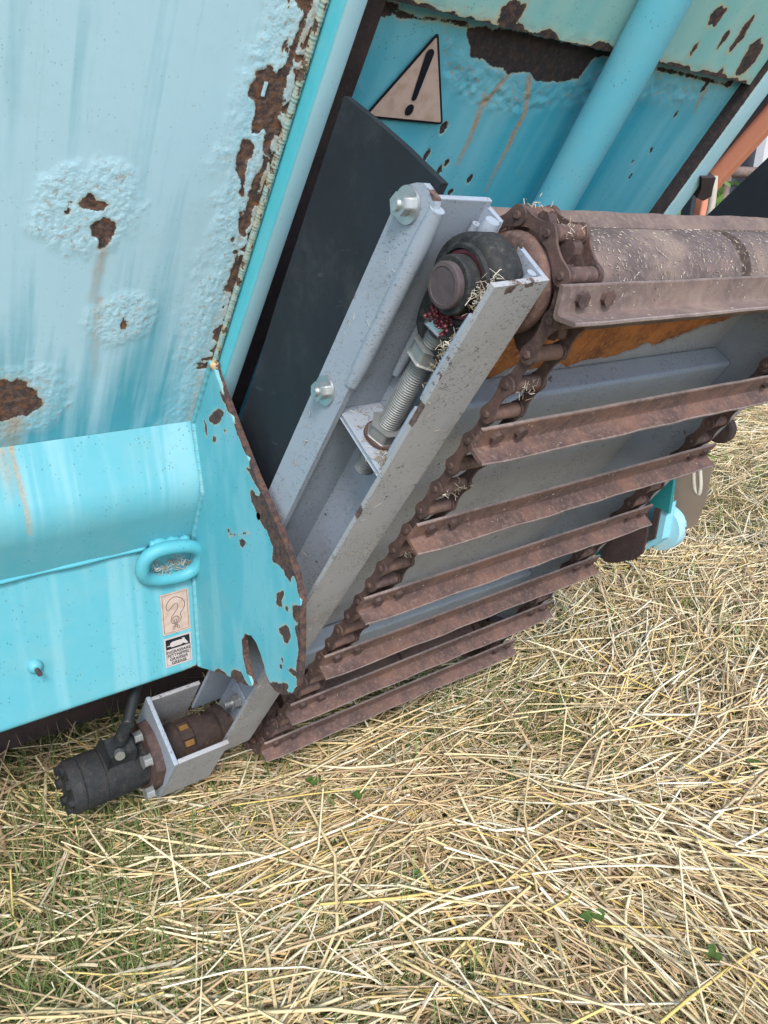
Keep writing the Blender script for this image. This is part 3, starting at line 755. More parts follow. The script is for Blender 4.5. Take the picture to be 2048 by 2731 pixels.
# dark guide rail the door slides in
ND = -.301
mk('door_guide', [([Cw(x, u, ND+.008) for u in (-.55, .55) for x in (.49, .548)]+[Cw(x, u, ND-.012) for u in (-.55, .55) for x in (.49, .548)], [(0, 1, 3, 2), (4, 6, 7, 5), (1, 5, 7, 3), (0, 2, 6, 4), (0, 4, 5, 1), (2, 3, 7, 6)])], m_darkrust, wag)
# sliding door
CD = lambda pts, ox=1000, oy=0, s=.6317: [onN(a, b, ND) for a, b in crop(pts, ox, oy, s)]
CE = lambda pts: CD(pts, 900, 0, .241)
def blob(px, py, r, n=9, el=1.0, seed=0):
    rs = np.random.default_rng(int(px*7+py+seed)); c = onN(px, py, ND)
    a0 = rs.uniform(0, 6.28)
    return [(c[0]+r*rs.uniform(.6, 1.2)*math.cos(a0+k*6.283/n), c[1]+r*el*rs.uniform(.6, 1.3)*math.sin(a0+k*6.283/n)) for k in range(n)]
door_rust = [CD([(385,110),(560,125),(1020,225),(990,240),(930,240),(910,262),(880,302),(860,332),(780,347),(680,347),(650,305),(610,308),(570,312),(540,290),(500,287),(450,250),(400,250),(395,180)]),
  CE([(430,-60),(660,60),(640,150),(440,190),(400,230),(340,360),(300,480),(285,640),(215,740),(190,900),(150,1060),(60,1400),(-300,1400),(-300,-60)]),
  CD([(-150,1300),(-70,1100),(-40,950),(-130,950)], 1000, 0, .6317),
  CD([(a+45, b) for a, b in ((1700,150),(1640,205),(1540,335),(1480,430),(1380,562),(1300,692),(1200,852),(1120,930),(1060,1010),(1200,1200),(1500,900),(1800,400))]),
  CE([(640,130),(900,170),(1100,190),(1450,250),(1480,300),(1100,235),(880,220),(660,190)]), CD([(1190,280),(1480,350),(1520,330),(1500,370),(1300,320),(1190,300)])]
door_rust += [blob(1000+a*.6317, b*.6317, r, el=1.7) for a, b, r in ((290, 543, .0045), (220, 650, .004), (305, 690, .0035), (270, 725, .005), (400, 755, .0045), (1270, 483, .004), (1165, 635, .004), (990, 552, .004), (1085, 685, .003), (1395, 365, .006), (1080, 742, .003), (320, 810, .004))]
rough_zone = CD([(290,130),(390,240),(560,310),(700,350),(900,310),(1000,250),(960,420),(880,440),(760,450),(600,480),(440,450),(330,380),(280,330)])
rough_zone2 = CD([(1130,300),(1450,350),(1400,420),(1250,440),(1100,420)])
st_lines = [(CD([(560,320),(500,390),(455,450),(400,580),(350,690)]), .011), (CD([(650,330),(635,470),(580,580),(530,680),(470,800)]), .010), (CD([(470,420),(455,440),(440,470)]), .016), (CD([(1400,380),(1370,420),(1350,470)]), .008)]
def door_fields(x, u):
    r = rustfield(x, u, door_rust, .0035, 95, 13, .016)
    bz = np.maximum(sm(-.012, .012, sdf(x, u, rough_zone)), sm(-.01, .012, sdf(x, u, rough_zone2)))
    bz = np.maximum(bz, sm(.03, .0, -sdf(x, u, door_rust[1]))*.4)
    st = np.zeros_like(x)
    for p, wd in st_lines:
        d, t = sdline(x+(fbm(x, u, 60, 2, 4)-.5)*.004, u, p); st = np.maximum(st, sm(wd*.7, 0, d)*(1-.7*t)*1.25)
    st = np.maximum(st, sm(.25, .47, r)*.18*(u > .0))
    s1 = fbm(x, u*.07, 32, 4, 52); s2 = fbm(x, u*.12, 9, 3, 55)
    fade = np.clip(.15+1.2*(s1-.35)+.9*(s2-.45)+.3*sm(.03, .09, u), 0, 1)
    return dict(rust=r, blister=bz, stain=np.clip(st, 0, 1), fade=fade), bz*(fbm(x, u, 110, 4, 22)-.5)*.0045-sm(.48, .58, r)*.001
p_door = panel('discharge_door', np.concatenate([np.arange(.54, 1.24, .0024)]), np.concatenate([np.linspace(-.6, -.26, 8), np.arange(-.25, .18, .0026), [.3, .55]]), ND, door_fields, m_door, wag)
p_door['label'] = 'bright turquoise discharge door with peeled patch under the upper edge'
# upper plate overlapping the door, lower edge u=.108
UL = .107; NL = ND+.016
ledge_ch = [blob(1000+a*.6317, b*.6317, r, el=e) for a, b, r, e in ((545, 40, .016, 1.3), (1410, 40, .014, 1.2), (1515, 120, .010, 2.2), (1550, 215, .017, 1.6), (1440, 135, .006, 2), (1310, 185, .005, 2), (1415, 290, .007, 1.5), (1490, 330, .008, 1), (600, 110, .006, .8), (60, 5, .018, .7))]
def ledge_f(x, u):
    r = rustfield(x, u, ledge_ch, .004, 80, 71, .018)
    e = u-UL
    r = np.maximum(r, sm(.010, .0, e+(fbm(x, u, 40, 3, 61)-.45)*.02)*.72)
    s = fbm(x, u*.15, 40, 3, 6)
    return dict(rust=r, fade=np.clip(s*1.2-.1, 0, 1), stain=np.clip(sm(.02, .0, e)*.5*s+sm(.2, .48, r)*.4, 0, 1), blister=sm(.02, 0, e)*.5), (fbm(x, u, 90, 3, 2)-.5)*.0015*sm(.03, 0, e)
p_led = panel('door_upper_plate', np.arange(.548, 1.226, .003), np.concatenate([np.arange(UL, .26, .003), [.4, .55]]), NL, ledge_f, m_ledge, wag)
mk('door_plate_shadow_lip', [([Cw(x, UL, n) for x in (.548, 1.2245) for n in (NL-.0005, ND+.002)], [(0, 1, 3, 2)])], m_darkrust, p_led)  # edge face coloured dark to draw the shadow line under the plate
# hydraulic ram in front of the door
ra, rb = onN(1470, 560, -.258), onN(1776, 0, -.258)
dx_ = (rb[0]-ra[0])/(rb[1]-ra[1])
ram_p = [Cw(ra[0]+dx_*(u-ra[1]), u, -.258) for u in (-.30, -.1, .0, .1, .2, .34)]
rm = mk('door_ram', [tube(ram_p, .028, 32)], m_door, wag, smooth=40, attrs=dict(fade=np.full(32*6, .62), rust=np.zeros(192)))
mk('ram_rod', [tube([Cw(ra[0]+dx_*(u-ra[1]), u, -.258) for u in (.34, .55)], .02, 20)], m_zinc, rm, smooth=40)
mk('weld_ridge', [tube([Cw(ra[0]+.055+dx_*(u-ra[1]), u, ND+.001) for u in (-.3, .1, .33)], .006, 10)], m_door, p_door, smooth=True, attrs=dict(fade=np.full(30, .9)))

# warning triangle sticker on the door
tri = [onN(1165, 77, ND), onN(1177, 328, ND), onN(963, 307.5, ND)]
tc = np.mean(np.array(tri), 0)
def rounded(poly, r, k=5):
    out = []; n = len(poly)
    for i in range(n):
        p = np.array(poly[i]); a = np.array(poly[i-1]); b = np.array(poly[(i+1) % n])
        d1 = (a-p)/np.linalg.norm(a-p); d2 = (b-p)/np.linalg.norm(b-p); q0 = p+d1*r; q2 = p+d2*r
        for t in np.linspace(0, 1, k): out.append(tuple((1-t)**2*q0+2*t*(1-t)*p+t*t*q2))
    return out
def flat(poly, n): return [Cw(x, u, n) for x, u in poly], [tuple(range(len(poly)))]
def facing(g):
    v, f = g; a, b, c = [np.array(v[f[0][i]]) for i in (0, len(f[0])//3, 2*len(f[0])//3)]
    return (v, [q[::-1] for q in f]) if np.cross(b-a, c-a)@NN < 0 else g
def shrink(poly, k): return [tuple(tc+(np.array(p)-tc)*k) for p in poly]
stk = mk('warning_sticker', [facing(flat(rounded(tri, .007), ND+.0035))], m_black, p_door)
stk['label'] = 'faded pink warning triangle with black exclamation mark'
def inset(poly, d):
    n = len(poly); P = [np.array(p) for p in poly]; c = sum(P)/n; out = []
    def off(a, b):
        t = (b-a)/np.linalg.norm(b-a); m = np.array([-t[1], t[0]]); m = m if m@(c-a) > 0 else -m; return a+m*d, t
    for i in range(n):
        a, t1 = off(P[i-1], P[i]); b, t2 = off(P[i], P[(i+1) % n])
        k = np.linalg.solve(np.array([t1, -t2]).T, b-a); out.append(tuple(a+t1*k[0]))
    return out
mk('sticker_face', [facing(flat(rounded(inset(tri, .0030), .0025), ND+.0043))], m_sticker, stk)
def capsule(px0, py0, px1, py1, r0_, r1_):
    a = np.array(onN(px0, py0, ND)); b = np.array(onN(px1, py1, ND)); d = (b-a)/np.linalg.norm(b-a); s = np.array([-d[1], d[0]]); out = []
    for t in np.linspace(math.pi/2, 3*math.pi/2, 9): out.append(tuple(a+r0_*(math.cos(t)*d+math.sin(t)*s)))
    for t in np.linspace(-math.pi/2, math.pi/2, 9): out.append(tuple(b+r1_*(math.cos(t)*d+math.sin(t)*s)))
    return out
mk('exclamation_mark', [facing(flat(capsule(1140, 138, 1099, 254, .0056, .0036), ND+.0050)), facing(flat(capsule(1087, 284, 1085, 289, .0056, .0056), ND+.0050))], m_black, stk)

# lifting ring, stickers and stud on the beam
rc = np.array([.418, 1.026, Z_(-.501)]); ring = []
for k in range(48):
    t = 2*math.pi*k/48; c, s = math.cos(t), math.sin(t)
    x = .045*np.sign(c)*abs(c)**.75; z = .029*np.sign(s)*abs(s)**.85
    ring.append(rc+np.array([x*.995+z*.12, -.010*s, z-x*.12]))
p_ring = mk('lifting_ring', [tube(ring, .0105, 14, closed=True)], m_teal, wag, smooth=True)
mk('ring_weld', [tube([rc+np.array([x, .004, .033-x*.12+.002*math.sin(x*300)]) for x in np.linspace(-.03, .03, 12)], .007, 8)], m_teal, p_ring, smooth=True)
def bquad(x0, x1, z0, z1, y, sk=0.0): return [(x0, y, z0), (x1, y, z0+sk), (x1, y, z1+sk), (x0, y, z1)], [(0, 1, 2, 3)]
def face_y(g): 
    v, f = g; a, b, c = [np.array(v[f[0][i]]) for i in (0, len(f[0])//3, 2*len(f[0])//3)]
    return (v, [q[::-1] for q in f]) if np.cross(b-a, c-a)[1] > 0 else g
SY = BY-.0008
def st_poly(pts, y): return face_y(([(x, y, z) for x, z in pts], [tuple(range(len(pts)))]))
def pline(pts, wd, y, closed=False):
    v, f = [], []; P = [np.array(p) for p in pts]; n = len(P)
    for i in range(n):
        a = P[(i-1) % n] if (closed or i) else P[i]; b = P[(i+1) % n] if (closed or i < n-1) else P[i]; d = b-a; d = d/(np.linalg.norm(d)+1e-9); s = np.array([-d[1], d[0]])*wd/2
        for q in (P[i]-s, P[i]+s): v.append((q[0], y, q[1]))
    for i in range(n if closed else n-1):
        j = (i+1) % n; q = (2*i, 2*i+1, 2*j+1, 2*j)
        a, b, c = [np.array(v[k]) for k in q[:3]]; f.append(q[::-1] if np.cross(b-a, c-a)[1] > 0 else q)
    return v, f
s1 = mk('hook_sticker', [bquad(.4015, .4475, Z_(-.628), Z_(-.557), SY)], m_sticker, p_beam)
s1['label'] = 'pinkish sticker with a drawn lifting hook and chain'
sx = lambda a: .4015+.046*a
sz = lambda b: Z_(-.628)+.071*b
LT = .0009
mk('hook_drawing', [pline([(sx(.06), sz(.04)), (sx(.94), sz(.04)), (sx(.94), sz(.96)), (sx(.06), sz(.96))], LT*.8, SY-.0004, True),
  pline([(sx(a), sz(b)) for a, b in ((.20,.60),(.17,.66),(.20,.74),(.30,.83),(.45,.88),(.60,.86),(.76,.79),(.84,.69),(.83,.60),(.76,.52),(.67,.46),(.66,.42),(.69,.36),(.66,.28),(.58,.23),(.46,.22),(.36,.25),(.31,.32),(.34,.40),(.44,.48),(.55,.56),(.60,.64),(.57,.70),(.50,.71),(.42,.68),(.34,.62),(.26,.58))], LT, SY-.0004, True),
  pline([(sx(.49+.115*math.cos(t)), sz(.33+.075*math.sin(t))) for t in np.linspace(0, 6.283, 17)[:-1]], LT, SY-.0004, True),
  pline([(sx(.445), sz(.33)), (sx(.445), sz(.15)), (sx(.52), sz(.15)), (sx(.52), sz(.33))], LT, SY-.0004, True),
  pline([(sx(.36), sz(.08)), (sx(.38), sz(.16)), (sx(.48), sz(.20)), (sx(.58), sz(.16)), (sx(.61), sz(.08))], LT, SY-.0004),
  pline([(sx(.42), sz(.08)), (sx(.44), sz(.14)), (sx(.48), sz(.15))], LT, SY-.0004), pline([(sx(.55), sz(.08)), (sx(.53), sz(.14)), (sx(.48), sz(.15))], LT, SY-.0004)], m_outline, s1)
s2 = mk('grease_sticker', [bquad(.402, .447, Z_(-.686), Z_(-.634), SY)], m_whitest, p_beam)
s2['label'] = 'white sticker with grease gun symbol and words in four languages'
mk('sticker_band', [bquad(.4045, .4445, Z_(-.6545), Z_(-.637), SY-.0004)], m_black, s2)
gx = lambda a: .4045+.040*a
gz = lambda b: Z_(-.6545)+.0175*b
mk('grease_gun_symbol', [st_poly([(gx(a), gz(b)) for a, b in ((.05,.38),(.05,.30),(.18,.30),(.22,.18),(.62,.18),(.72,.28),(.86,.12),(.93,.2),(.80,.62),(.78,.80),(.66,.82),(.70,.66),(.62,.72),(.28,.72),(.18,.6),(.17,.40))], SY-.0008)], m_whitest, s2)
mk('sticker_border', [pline([(.4045, Z_(-.6545)), (.4045, Z_(-.683)), (.4445, Z_(-.683)), (.4445, Z_(-.6545))], .0006, SY-.0004)], m_outline, s2)
def text(body, x, z, size, y, parent):
    cu = bpy.data.curves.new('word', 'FONT'); cu.body = body; cu.size = size; cu.align_x = 'CENTER'; cu.offset = .00012
    t = bpy.data.objects.new('tmp', cu); COL.objects.link(t)
    bpy.context.view_layer.update()
    me = bpy.data.meshes.new_from_object(t.evaluated_get(bpy.context.evaluated_depsgraph_get()))
    bpy.data.objects.remove(t); me.materials.clear(); me.materials.append(m_black); me.name = 'lettering'
    xs = [v.co.x for v in me.vertices]; wd = max(xs)-min(xs)
    return link(bpy.data.objects.new('lettering', me), parent, Matrix.Translation((x, y, z)) @ Matrix.Rotation(math.pi/2, 4, 'X')), wd
for i, wd_ in enumerate(('INGRASSARE', 'FETTNIPPEL', 'GRAISSER', 'GREASE')):
    text(wd_, .4245, Z_(-.6625-.0066*i), .0072, SY-.0006, s2)
stx = .213; stz = Z_(-.614)
mk('stud', [lathe([(BY+.002, .011), (BY-.003, .0105), (BY-.0075, .008), (BY-.0095, .005)], 14, axis=1, c=(stz, stx))], m_teal, wag, smooth=40)
mk('stud_pin', [lathe([(BY-.009, .0035), (BY-.024, .0035)], 10, axis=1, c=(stz-.001, stx))], m_chain, wag, smooth=40)

# far end plate of the opening (mirror of the near one)
def farp(pts): return [(onX(a, b, 1.274)[1], onX(a, b, 1.274)[2]) for a, b in pts]
fpl = farp([(1800,1275),(1792,1330),(1785,1370),(1770,1360),(1735,1345),(1640,1450),(1622,1497),(1585,1475),(1640,1300),(1720,1180)])
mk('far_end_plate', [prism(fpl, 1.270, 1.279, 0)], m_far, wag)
fbx = farp([(1607,1440),(1735,1330),(1733,1420),(1722,1470),(1700,1488),(1640,1497),(1620,1492)])
mk('skid_flap', [prism(fbx, 1.262, 1.268, 0)], m_darkrust, wag, bevel=.001)
mk('support_bracket', [prism(farp([(1752,1348),(1780,1345),(1762,1440),(1725,1462)]), 1.274, 1.30, 0)], m_sky, wag, bevel=.002, attrs=None)
mk('hollow_shade_patch', [prism(farp([(1752,1352),(1765,1356),(1750,1436),(1732,1442)]), 1.268, 1.2735, 0)], m_darkrust, wag)  # solid dark patch painting the shade inside the bracket's hollow
ctr = onX(1772, 1402, 1.32)
mk('round_support_pipe', [lathe([(1.30, .045), (1.325, .045), (1.34, .036)], 28, c=(ctr[1], ctr[2]))], m_sky, wag, smooth=40, attrs=dict(rust=np.clip(fbm(np.arange(84)*.31, np.arange(84)*.1, 1, 2, 3)*.72, 0, 1), fade=np.full(84, .6)))

# ================================================================== CONVEYOR
con = thing('slat_conveyor', 'grey folded slat conveyor with rusty angle-iron slats and side chains', 'conveyor', (.87, 1.05, 0))
MX = 2*.868                                  # mirror: x -> MX - x
XL, XW = .482, .546
RP = .0595; LC = .999; NLK = 58
PERI = 2*LC+2*math.pi*RP; PT = PERI/NLK
def chain_at(s):
    """position and outward normal angle on the chain loop; s=0 where the outer run leaves the top sprocket, growing downwards. returns u,n, tangent (towards -s), normal"""
    s = s % PERI
    if s < LC: return -s, RP, (1, 0), (0, 1)
    s -= LC
    if s < math.pi*RP:
        a = s/RP; return -LC-RP*math.sin(a), RP*math.cos(a), (math.cos(a), math.sin(a)), (-math.sin(a), math.cos(a))
    s -= math.pi*RP
    if s < LC: return -LC+s, -RP, (-1, 0), (0, -1)
    a = (s-LC)/RP
    return RP*math.sin(a), -RP*math.cos(a), (-math.cos(a), -math.sin(a)), (math.sin(a), -math.cos(a))
def link_M(k, x0):
    s0_ = -.006+PT*k
    a = np.array(chain_at(s0_)[:2]); b = np.array(chain_at(s0_+PT)[:2]); mid = (a+b)/2; t = (a-b)/np.linalg.norm(a-b); nn_ = np.array([-t[1], t[0]])
    if nn_@mid < 0 and abs(mid[0]) < .07: nn_ = -nn_
    m = np.array(chain_at(s0_+PT/2)[3]); 
    if nn_@m < 0: nn_ = -nn_
    # local axes: x, t (towards -s), n
    return CM @ Matrix(((1, 0, 0, x0), (0, t[0], nn_[0], mid[0]), (0, t[1], nn_[1], mid[1]), (0, 0, 0, 1)))

# side channels, near and far
def chan(sgn):
    f = (lambda x: x) if sgn > 0 else (lambda x: MX-x)
    def bx(x0, x1, *r):
        a, b = sorted((f(x0), f(x1))); return box(a, b, *r)
    near = sgn > 0
    web_poly = [(.044, -.0515), (.044, -.031), (.020, -.029), (.0, -.030), (-.028, -.026), (-.034, 0), (-.026, .022), (.0, .021), (.018, .009), (.042, .004), (.0405, .0395), (-.885, .0395), (-.93, .03), (-.96, 0), (-1.06, -.02), (-1.06, -.0515)]
    a, b = sorted((f(XW), f(XW-.006)))
    ch = mk('side_channel', [prism(web_poly, a, b, 0)], m_grey, con, CM, bevel=.001, attrs=None)
    a, b = sorted((f(XL), f(XW)))
    # outer flange, finely meshed for its worn top edge
    if near:
        ol = [(XL, .036), (XW, .0415), (XW, -.98), (XL+.004, -.985)]
        def fa(x, u):
            r = sm(.026, -.004, (.040-u)+(x-XL)*.22+(fbm(x, u, 70, 4, 5)-.5)*.05)*.72
            e = np.minimum(x-XL, 1); r = np.maximum(r, sm(.004, 0, e+(fbm(x, u, 25, 3, 15)-.35)*.016)*.7)
            q = np.exp(-((u+.28)/.02)**2-((x-.50)/.01)**2)+np.exp(-((u+.33)/.015)**2-((x-.52)/.01)**2); r = np.maximum(r, q*.5)
            return dict(rust=r)
        slab(ol, .006, lambda x, u, h: Cw(x, u, .046+h), .006, m_greydirty, 'outer_flange', con, fa)
    else:
        mk('outer_flange', [box(a, b, -.985, .04, .040, .046)], m_greydirty, con, CM, bevel=.001)
    mk('inner_flange', [box(a, b, -1.0, .05, -.058, -.052)], m_grey, con, CM, bevel=.001)
    # clamping strip for the rubber
    sp_ = [(.047, -.078), (.052, -.070), (.051, -.050), (.036, -.0435), (-.60, -.0435), (-.60, -.092), (.034, -.092)]
    a, b = sorted((f(XL-.0075), f(XL-.0005)))
    if near:
        slab(sp_, .006, lambda u, n, h: Cw(XL-.0075-h, u, n), .007, m_grey, 'clamp_strip', con, lambda u, n: dict(rust=np.clip(sm(.006, 0, .049-u+(fbm(u, n, 60, 3, 2)-.4)*.02)*.7+.62*np.exp(-((n+.052+(u+.05)*.03)/.0022)**2)*sm(-.075, -.03, u)*sm(.02, -.01, u), 0, 1)))
    else:
        mk('clamp_strip', [prism(sp_, a, b, 0)], m_grey, con, CM)
    # guide bars
    for (n_, xx, ua, ub, gr) in ((-.0465, XL-.003, .043, -.168, .0088), (.0372, XL+.005, -.002, -.105, .0042), (.0372, XL+.005, -.118, -.19, .0042), (-.030, XW-.014, .045, -.0, .0085), (.034, XW-.012, .04, -.16, .0055), (-.046, XW-.012, .03, -.16, .0055)):
        mk('guide_bar', [tube([(f(xx), u, n_) for u in np.linspace(ua, ub, 8)], [gr*.8]+[gr]*6+[gr*.8], 14)], m_grey, con, CM, smooth=50)
    # rubber flap
    rp = [(.041, -.222), (.030, -.17), (.040, -.12), (.062, -.062), (.060, -.0587), (-.62, -.0587), (-.62, -.19), (-.376, -.203), (-.2, -.214)]
    rp = [(.041, -.222), (.049, -.17), (.055, -.12), (.060, -.0587), (-.62, -.0587), (-.62, -.19), (-.376, -.203), (-.2, -.214)]
    if not near:
        q_ = [onX(a, b, MX-XL) for a, b in ((1870, 596), (1893, 574), (2048, 428), (2130, 350))]
        rp = [(float(-(p_-OO)@DD), float((p_-OO)@NN)) for p_ in q_][::-1]; rp = [(.10, -.0587)]+rp+[(-.62, -.215), (-.62, -.0587)]
    rbn = 'rubber_flap'
    ro = slab(rp, .02, (lambda u, n, h: Cw(f(XL+.0005)-sgn*h, u, n)), .008, m_rubber, rbn, con)
    for (u, n_) in ((.026, -.076), (-.203, -.073), (-.43, -.073)):
        bl_ = mk('bolt', [hexpr(f(XL-.0085)-sgn*.012, f(XL-.0085), .0098, (u, n_), 0, .3) if sgn > 0 else hexpr(f(XL-.0085), f(XL-.0085)+.012, .0098, (u, n_), 0, .3)], m_zinc, con, CM, bevel=.0012)
        if near:
            mk('washer', [lathe([(XL-.0105, .0165), (XL-.0080, .0168)], 26, c=(u, n_))], m_zinc, bl_, CM, smooth=40)
            mk('bolt_end', [lathe([(XL-.024, .0052), (XL-.020, .006)], 14, c=(u, n_))], m_zinc, bl_, CM, smooth=40)
    return ch
chan(1); chan(-1)

# take-up bearing on both sides
def bearing(sgn):
    f = (lambda x: x) if sgn > 0 else (lambda x: MX-x)
    L = lambda prof, segs=36, c=(0, 0): lathe([(f(a), r) for a, r in (prof if sgn > 0 else prof[::-1])], segs, c=c)
    hb = mk('take_up_bearing', [L([(.534, .043), (.531, .045), (.508, .045), (.503, .0435), (.5005, .041), (.4995, .0365), (.4975, .0355), (.4965, .0345), (.4965, .0312), (.502, .0302), (.502, .02)])], m_blackiron, con, CM, smooth=35)
    if sgn > 0:
        mk('bearing_ear', [tube(spline([(.512, -.022, -.034), (.512, -.055, -.031), (.512, -.070, -.024), (.512, -.078, -.004), (.512, -.072, .018), (.512, -.055, .030), (.512, -.025, .034)]), .0085, 12)], m_blackiron, hb, CM, smooth=True)
        mk('bearing_seal', [L([(.502, .0300), (.4990, .0300), (.4990, .0268), (.502, .0264)])], m_redgrease, hb, CM, smooth=30)
    mk('bearing_collar', [L([(.503, .0262), (.486, .0262), (.484, .0250), (.484, .0222)])], m_blackiron, hb, CM, smooth=30)
    mk('shaft_end', [L([(.50, .0208), (.479, .0208), (.4775, .0197), (.4768, .0165), (.4775, .0160)])], m_shaft, hb, CM, smooth=25)
bearing(1); bearing(-1)
# threaded tensioner
rx, rn = .512, -.004
prof = []
for i in range(65):
    u = -.062-i*.0031; prof += [(u, .0120), (u-.0009, .0106), (u-.0016, .0105), (u-.0024, .0120)]
prof += [(-.266, .0095)]
tr = mk('threaded_rod', [lathe(prof, 20, axis=1, c=(rn, rx))], m_zincdull, con, CM, smooth=25)
def nut(u0_, u1_, r, rot, m=m_zincdull): return mk('nut', [prism([(rx+r*math.cos(rot+k*math.pi/3), rn+r*math.sin(rot+k*math.pi/3)) for k in range(6)], u0_, u1_, 1)], m, tr, CM, bevel=.0022, seg=3)
nut(-.034, -.054, .0185, .35, m_zinc); nut(-.076, -.094, .0180, .6); nut(-.190, -.207, .0185, .1); nut(-.2195, -.232, .0165, .5)
mk('washer', [lathe([(-.2065, .021), (-.2105, .021)], 26, axis=1, c=(rn, rx))], m_chain, tr, CM, smooth=40)
mk('tensioner_ledge', [prism([(XL+.001, -.0515), (XL+.001, .0395), (XW-.0065, .0395), (XW-.0065, -.0515)], -.2175, -.2115, 1)], m_grey, con, CM, bevel=.001)
# red grease squeezed from the bearing
gl = []
for k in range(90):
    a = rng.uniform(-.022, .016), rng.uniform(-.007, .007); rr_ = rng.uniform(.0010, .0028)
    c = (rng.uniform(.487, .497), -.036+a[1]*1.2, .006+a[0]*.75)
    v, fcs = lathe([(-rr_, rr_*.2), (-rr_*.6, rr_*.8), (0, rr_), (rr_*.6, rr_*.8), (rr_, rr_*.2)], 8)
    gl.append(([(p[0]+c[0], p[1]+c[1], p[2]+c[2]) for p in v], fcs))
mk('grease_clump', gl, m_redgrease, con, CM, smooth=True)

# floor sheet, cross members
def floor_r(x, u): 
    ed = -.128-.05*(x-.62)/.5*0+.022*(fbm(x, x*0, 14, 3, 5)-.5)+.02*sm(.62, .66, x)
    return np.clip(.5+((u-ed)+(fbm(x, u, 70, 4, 2)-.5)*.012)/.012, 0, 1)
def floor_f(x, u): return dict(rust=np.zeros_like(x))
fl_ol = [(XW, -.165), (.60, -.188), (.70, -.184), (.735, -.162), (.75, -.182), (.80, -.178), (.85, -.180), (.9, -.174), (.96, -.166), (.985, -.148), (1.0, -.160), (1.08, -.138), (1.19, -.115), (1.19, -1.02), (XW, -1.02)]
top_ = fl_ol[:13]; jag = []
for xx in np.linspace(XW, 1.19, 110):
    uu = float(np.interp(xx, [q[0] for q in top_], [q[1] for q in top_])); jag.append((float(xx), uu+float(fbm(np.array([xx]), np.array([.3]), 60, 4, 8)[0]-.5)*.018))
fl_ol = jag+fl_ol[13:]
mk('floor_sheet', [([Cw(x, u, -.040) for x, u in fl_ol]+[Cw(x, u, -.0435) for x, u in fl_ol], [tuple(range(len(fl_ol)))[::-1], tuple(range(len(fl_ol), 2*len(fl_ol)))]+[(i, (i+1) % len(fl_ol), (i+1) % len(fl_ol)+len(fl_ol), i+len(fl_ol)) for i in range(len(fl_ol))])], m_floor, con)
mk('bare_rusted_sheet', [box(XW+.001, 1.189, -.21, .02, -.0475, -.0440)], m_orange_rust, con, CM)
for ua, ub in ((-.177, -.238), (-.785, -.85)):
    mk('cross_member', [box(XW+.001, 1.189, ub, ua, -.0395, .0)], m_grey, con, CM, bevel=.006, seg=4)
mk('dark_interior_sheet', [box(XW+.03, 1.16, -.93, -.86, -.0395, -.03)], m_darkrust, con, CM)  # dark sheet standing in for the dark interior below the cross member
# drum, shaft, sprockets
dr_ = [(.628, .0497), (.884, .0500), (.8850, .040), (.9060, .040), (.9070, .050), (1.11, .0497)]
du = mk('drum', [lathe(dr_, 56)], m_drum, con, CM, smooth=35)
mk('drum', [lathe([(a, r*.9) for a, r in dr_], 40, c=(-LC, 0))], m_chain, con, CM, smooth=35)
for u in (0, -LC):
    mk('shaft', [lathe([(.50, .0175), (1.236, .0175)], 20, c=(u, 0))], m_chain, con, CM, smooth=35)
def sprocket(x0, u):
    poly = []; T = 9
    ph = (-.006 % PT)
    for k in range(T):
        for da, r in ((-.5, .0485), (-.30, .0505), (-.16, .0600), (-.05, .0645), (.05, .0645), (.16, .0600), (.30, .0505)):
            a = 2*math.pi*(k+da)/T+.36; poly.append((u+r*math.cos(a), r*math.sin(a)))
    o = mk('sprocket', [prism(poly, x0-.006, x0+.006, 0)], m_chain, con, CM, bevel=.0015)
    mk('sprocket_hub', [lathe([(x0-.022, .030), (x0-.018, .034), (x0+.022, .034)], 28, c=(u, 0))], m_chain, o, CM, smooth=35)
    # smooth idler rim beside the teeth
    return o
for u in (0, -LC):
    for x0 in (.5875, MX-.5875): sprocket(x0, u)
mk('idler_rim', [lathe([(.556, .030), (.556, .041), (.559, .0455), (.566, .047), (.572, .044), (.572, .030)], 40)], m_slat, con, CM, smooth=45)
# chain links
def dogbone(x0, x1):
    h, rr_, w_ = PT/2, .0095, .0058; pts = []
    for t in np.linspace(-110, 110, 12): pts.append((h+rr_*math.cos(R_(t)), rr_*math.sin(R_(t))))
    pts += [(h*.35, w_), (0, w_*.93), (-h*.35, w_)]
    for t in np.linspace(70, 290, 12): pts.append((-h+rr_*math.cos(R_(t)), rr_*math.sin(R_(t))))
    pts += [(-h*.35, -w_), (0, -w_*.93), (h*.35, -w_)]
    return prism(pts, x0, x1, 0)
def pinhead(x0, x1, t): return lathe([(x0, .0042), (x0+(x1-x0)*.3, .0052), (x1, .0052)] if x0 < x1 else [(x1, .0052), (x0+(x1-x0)*.3, .0052), (x0, .0042)], 10, c=(t, 0))
WC = .049
proto = {}
def put(key, name, geo, mat, parent, M_):
    if key not in proto: proto[key] = mk(name, geo, mat, parent, M_, smooth=40); return proto[key]
    return inst(name, proto[key], parent, M_)
for side, x0 in ((0, .5630), (1, MX-.5630-WC)):
    for k in range(NLK):
        kind = k % 2; M_ = link_M(k, x0); e = .0034*kind
        o = put(('a', kind), 'chain_link', [dogbone(e, e+.003)], m_chain, con, M_)
        put(('b', kind), 'link_plate', [dogbone(WC-e-.003, WC-e)], m_chain, o, M_)
        put('roller', 'roller', [lathe([(.0065, .0080), (WC-.0065, .0080)], 16, c=(-PT/2, 0))], m_slat, o, M_)
        put('pin', 'pin', [lathe([(-.0024, .0030), (-.0014, .0040), (WC+.0014, .0040), (WC+.0024, .0030)], 10, c=(-PT/2, 0))], m_chain, o, M_)
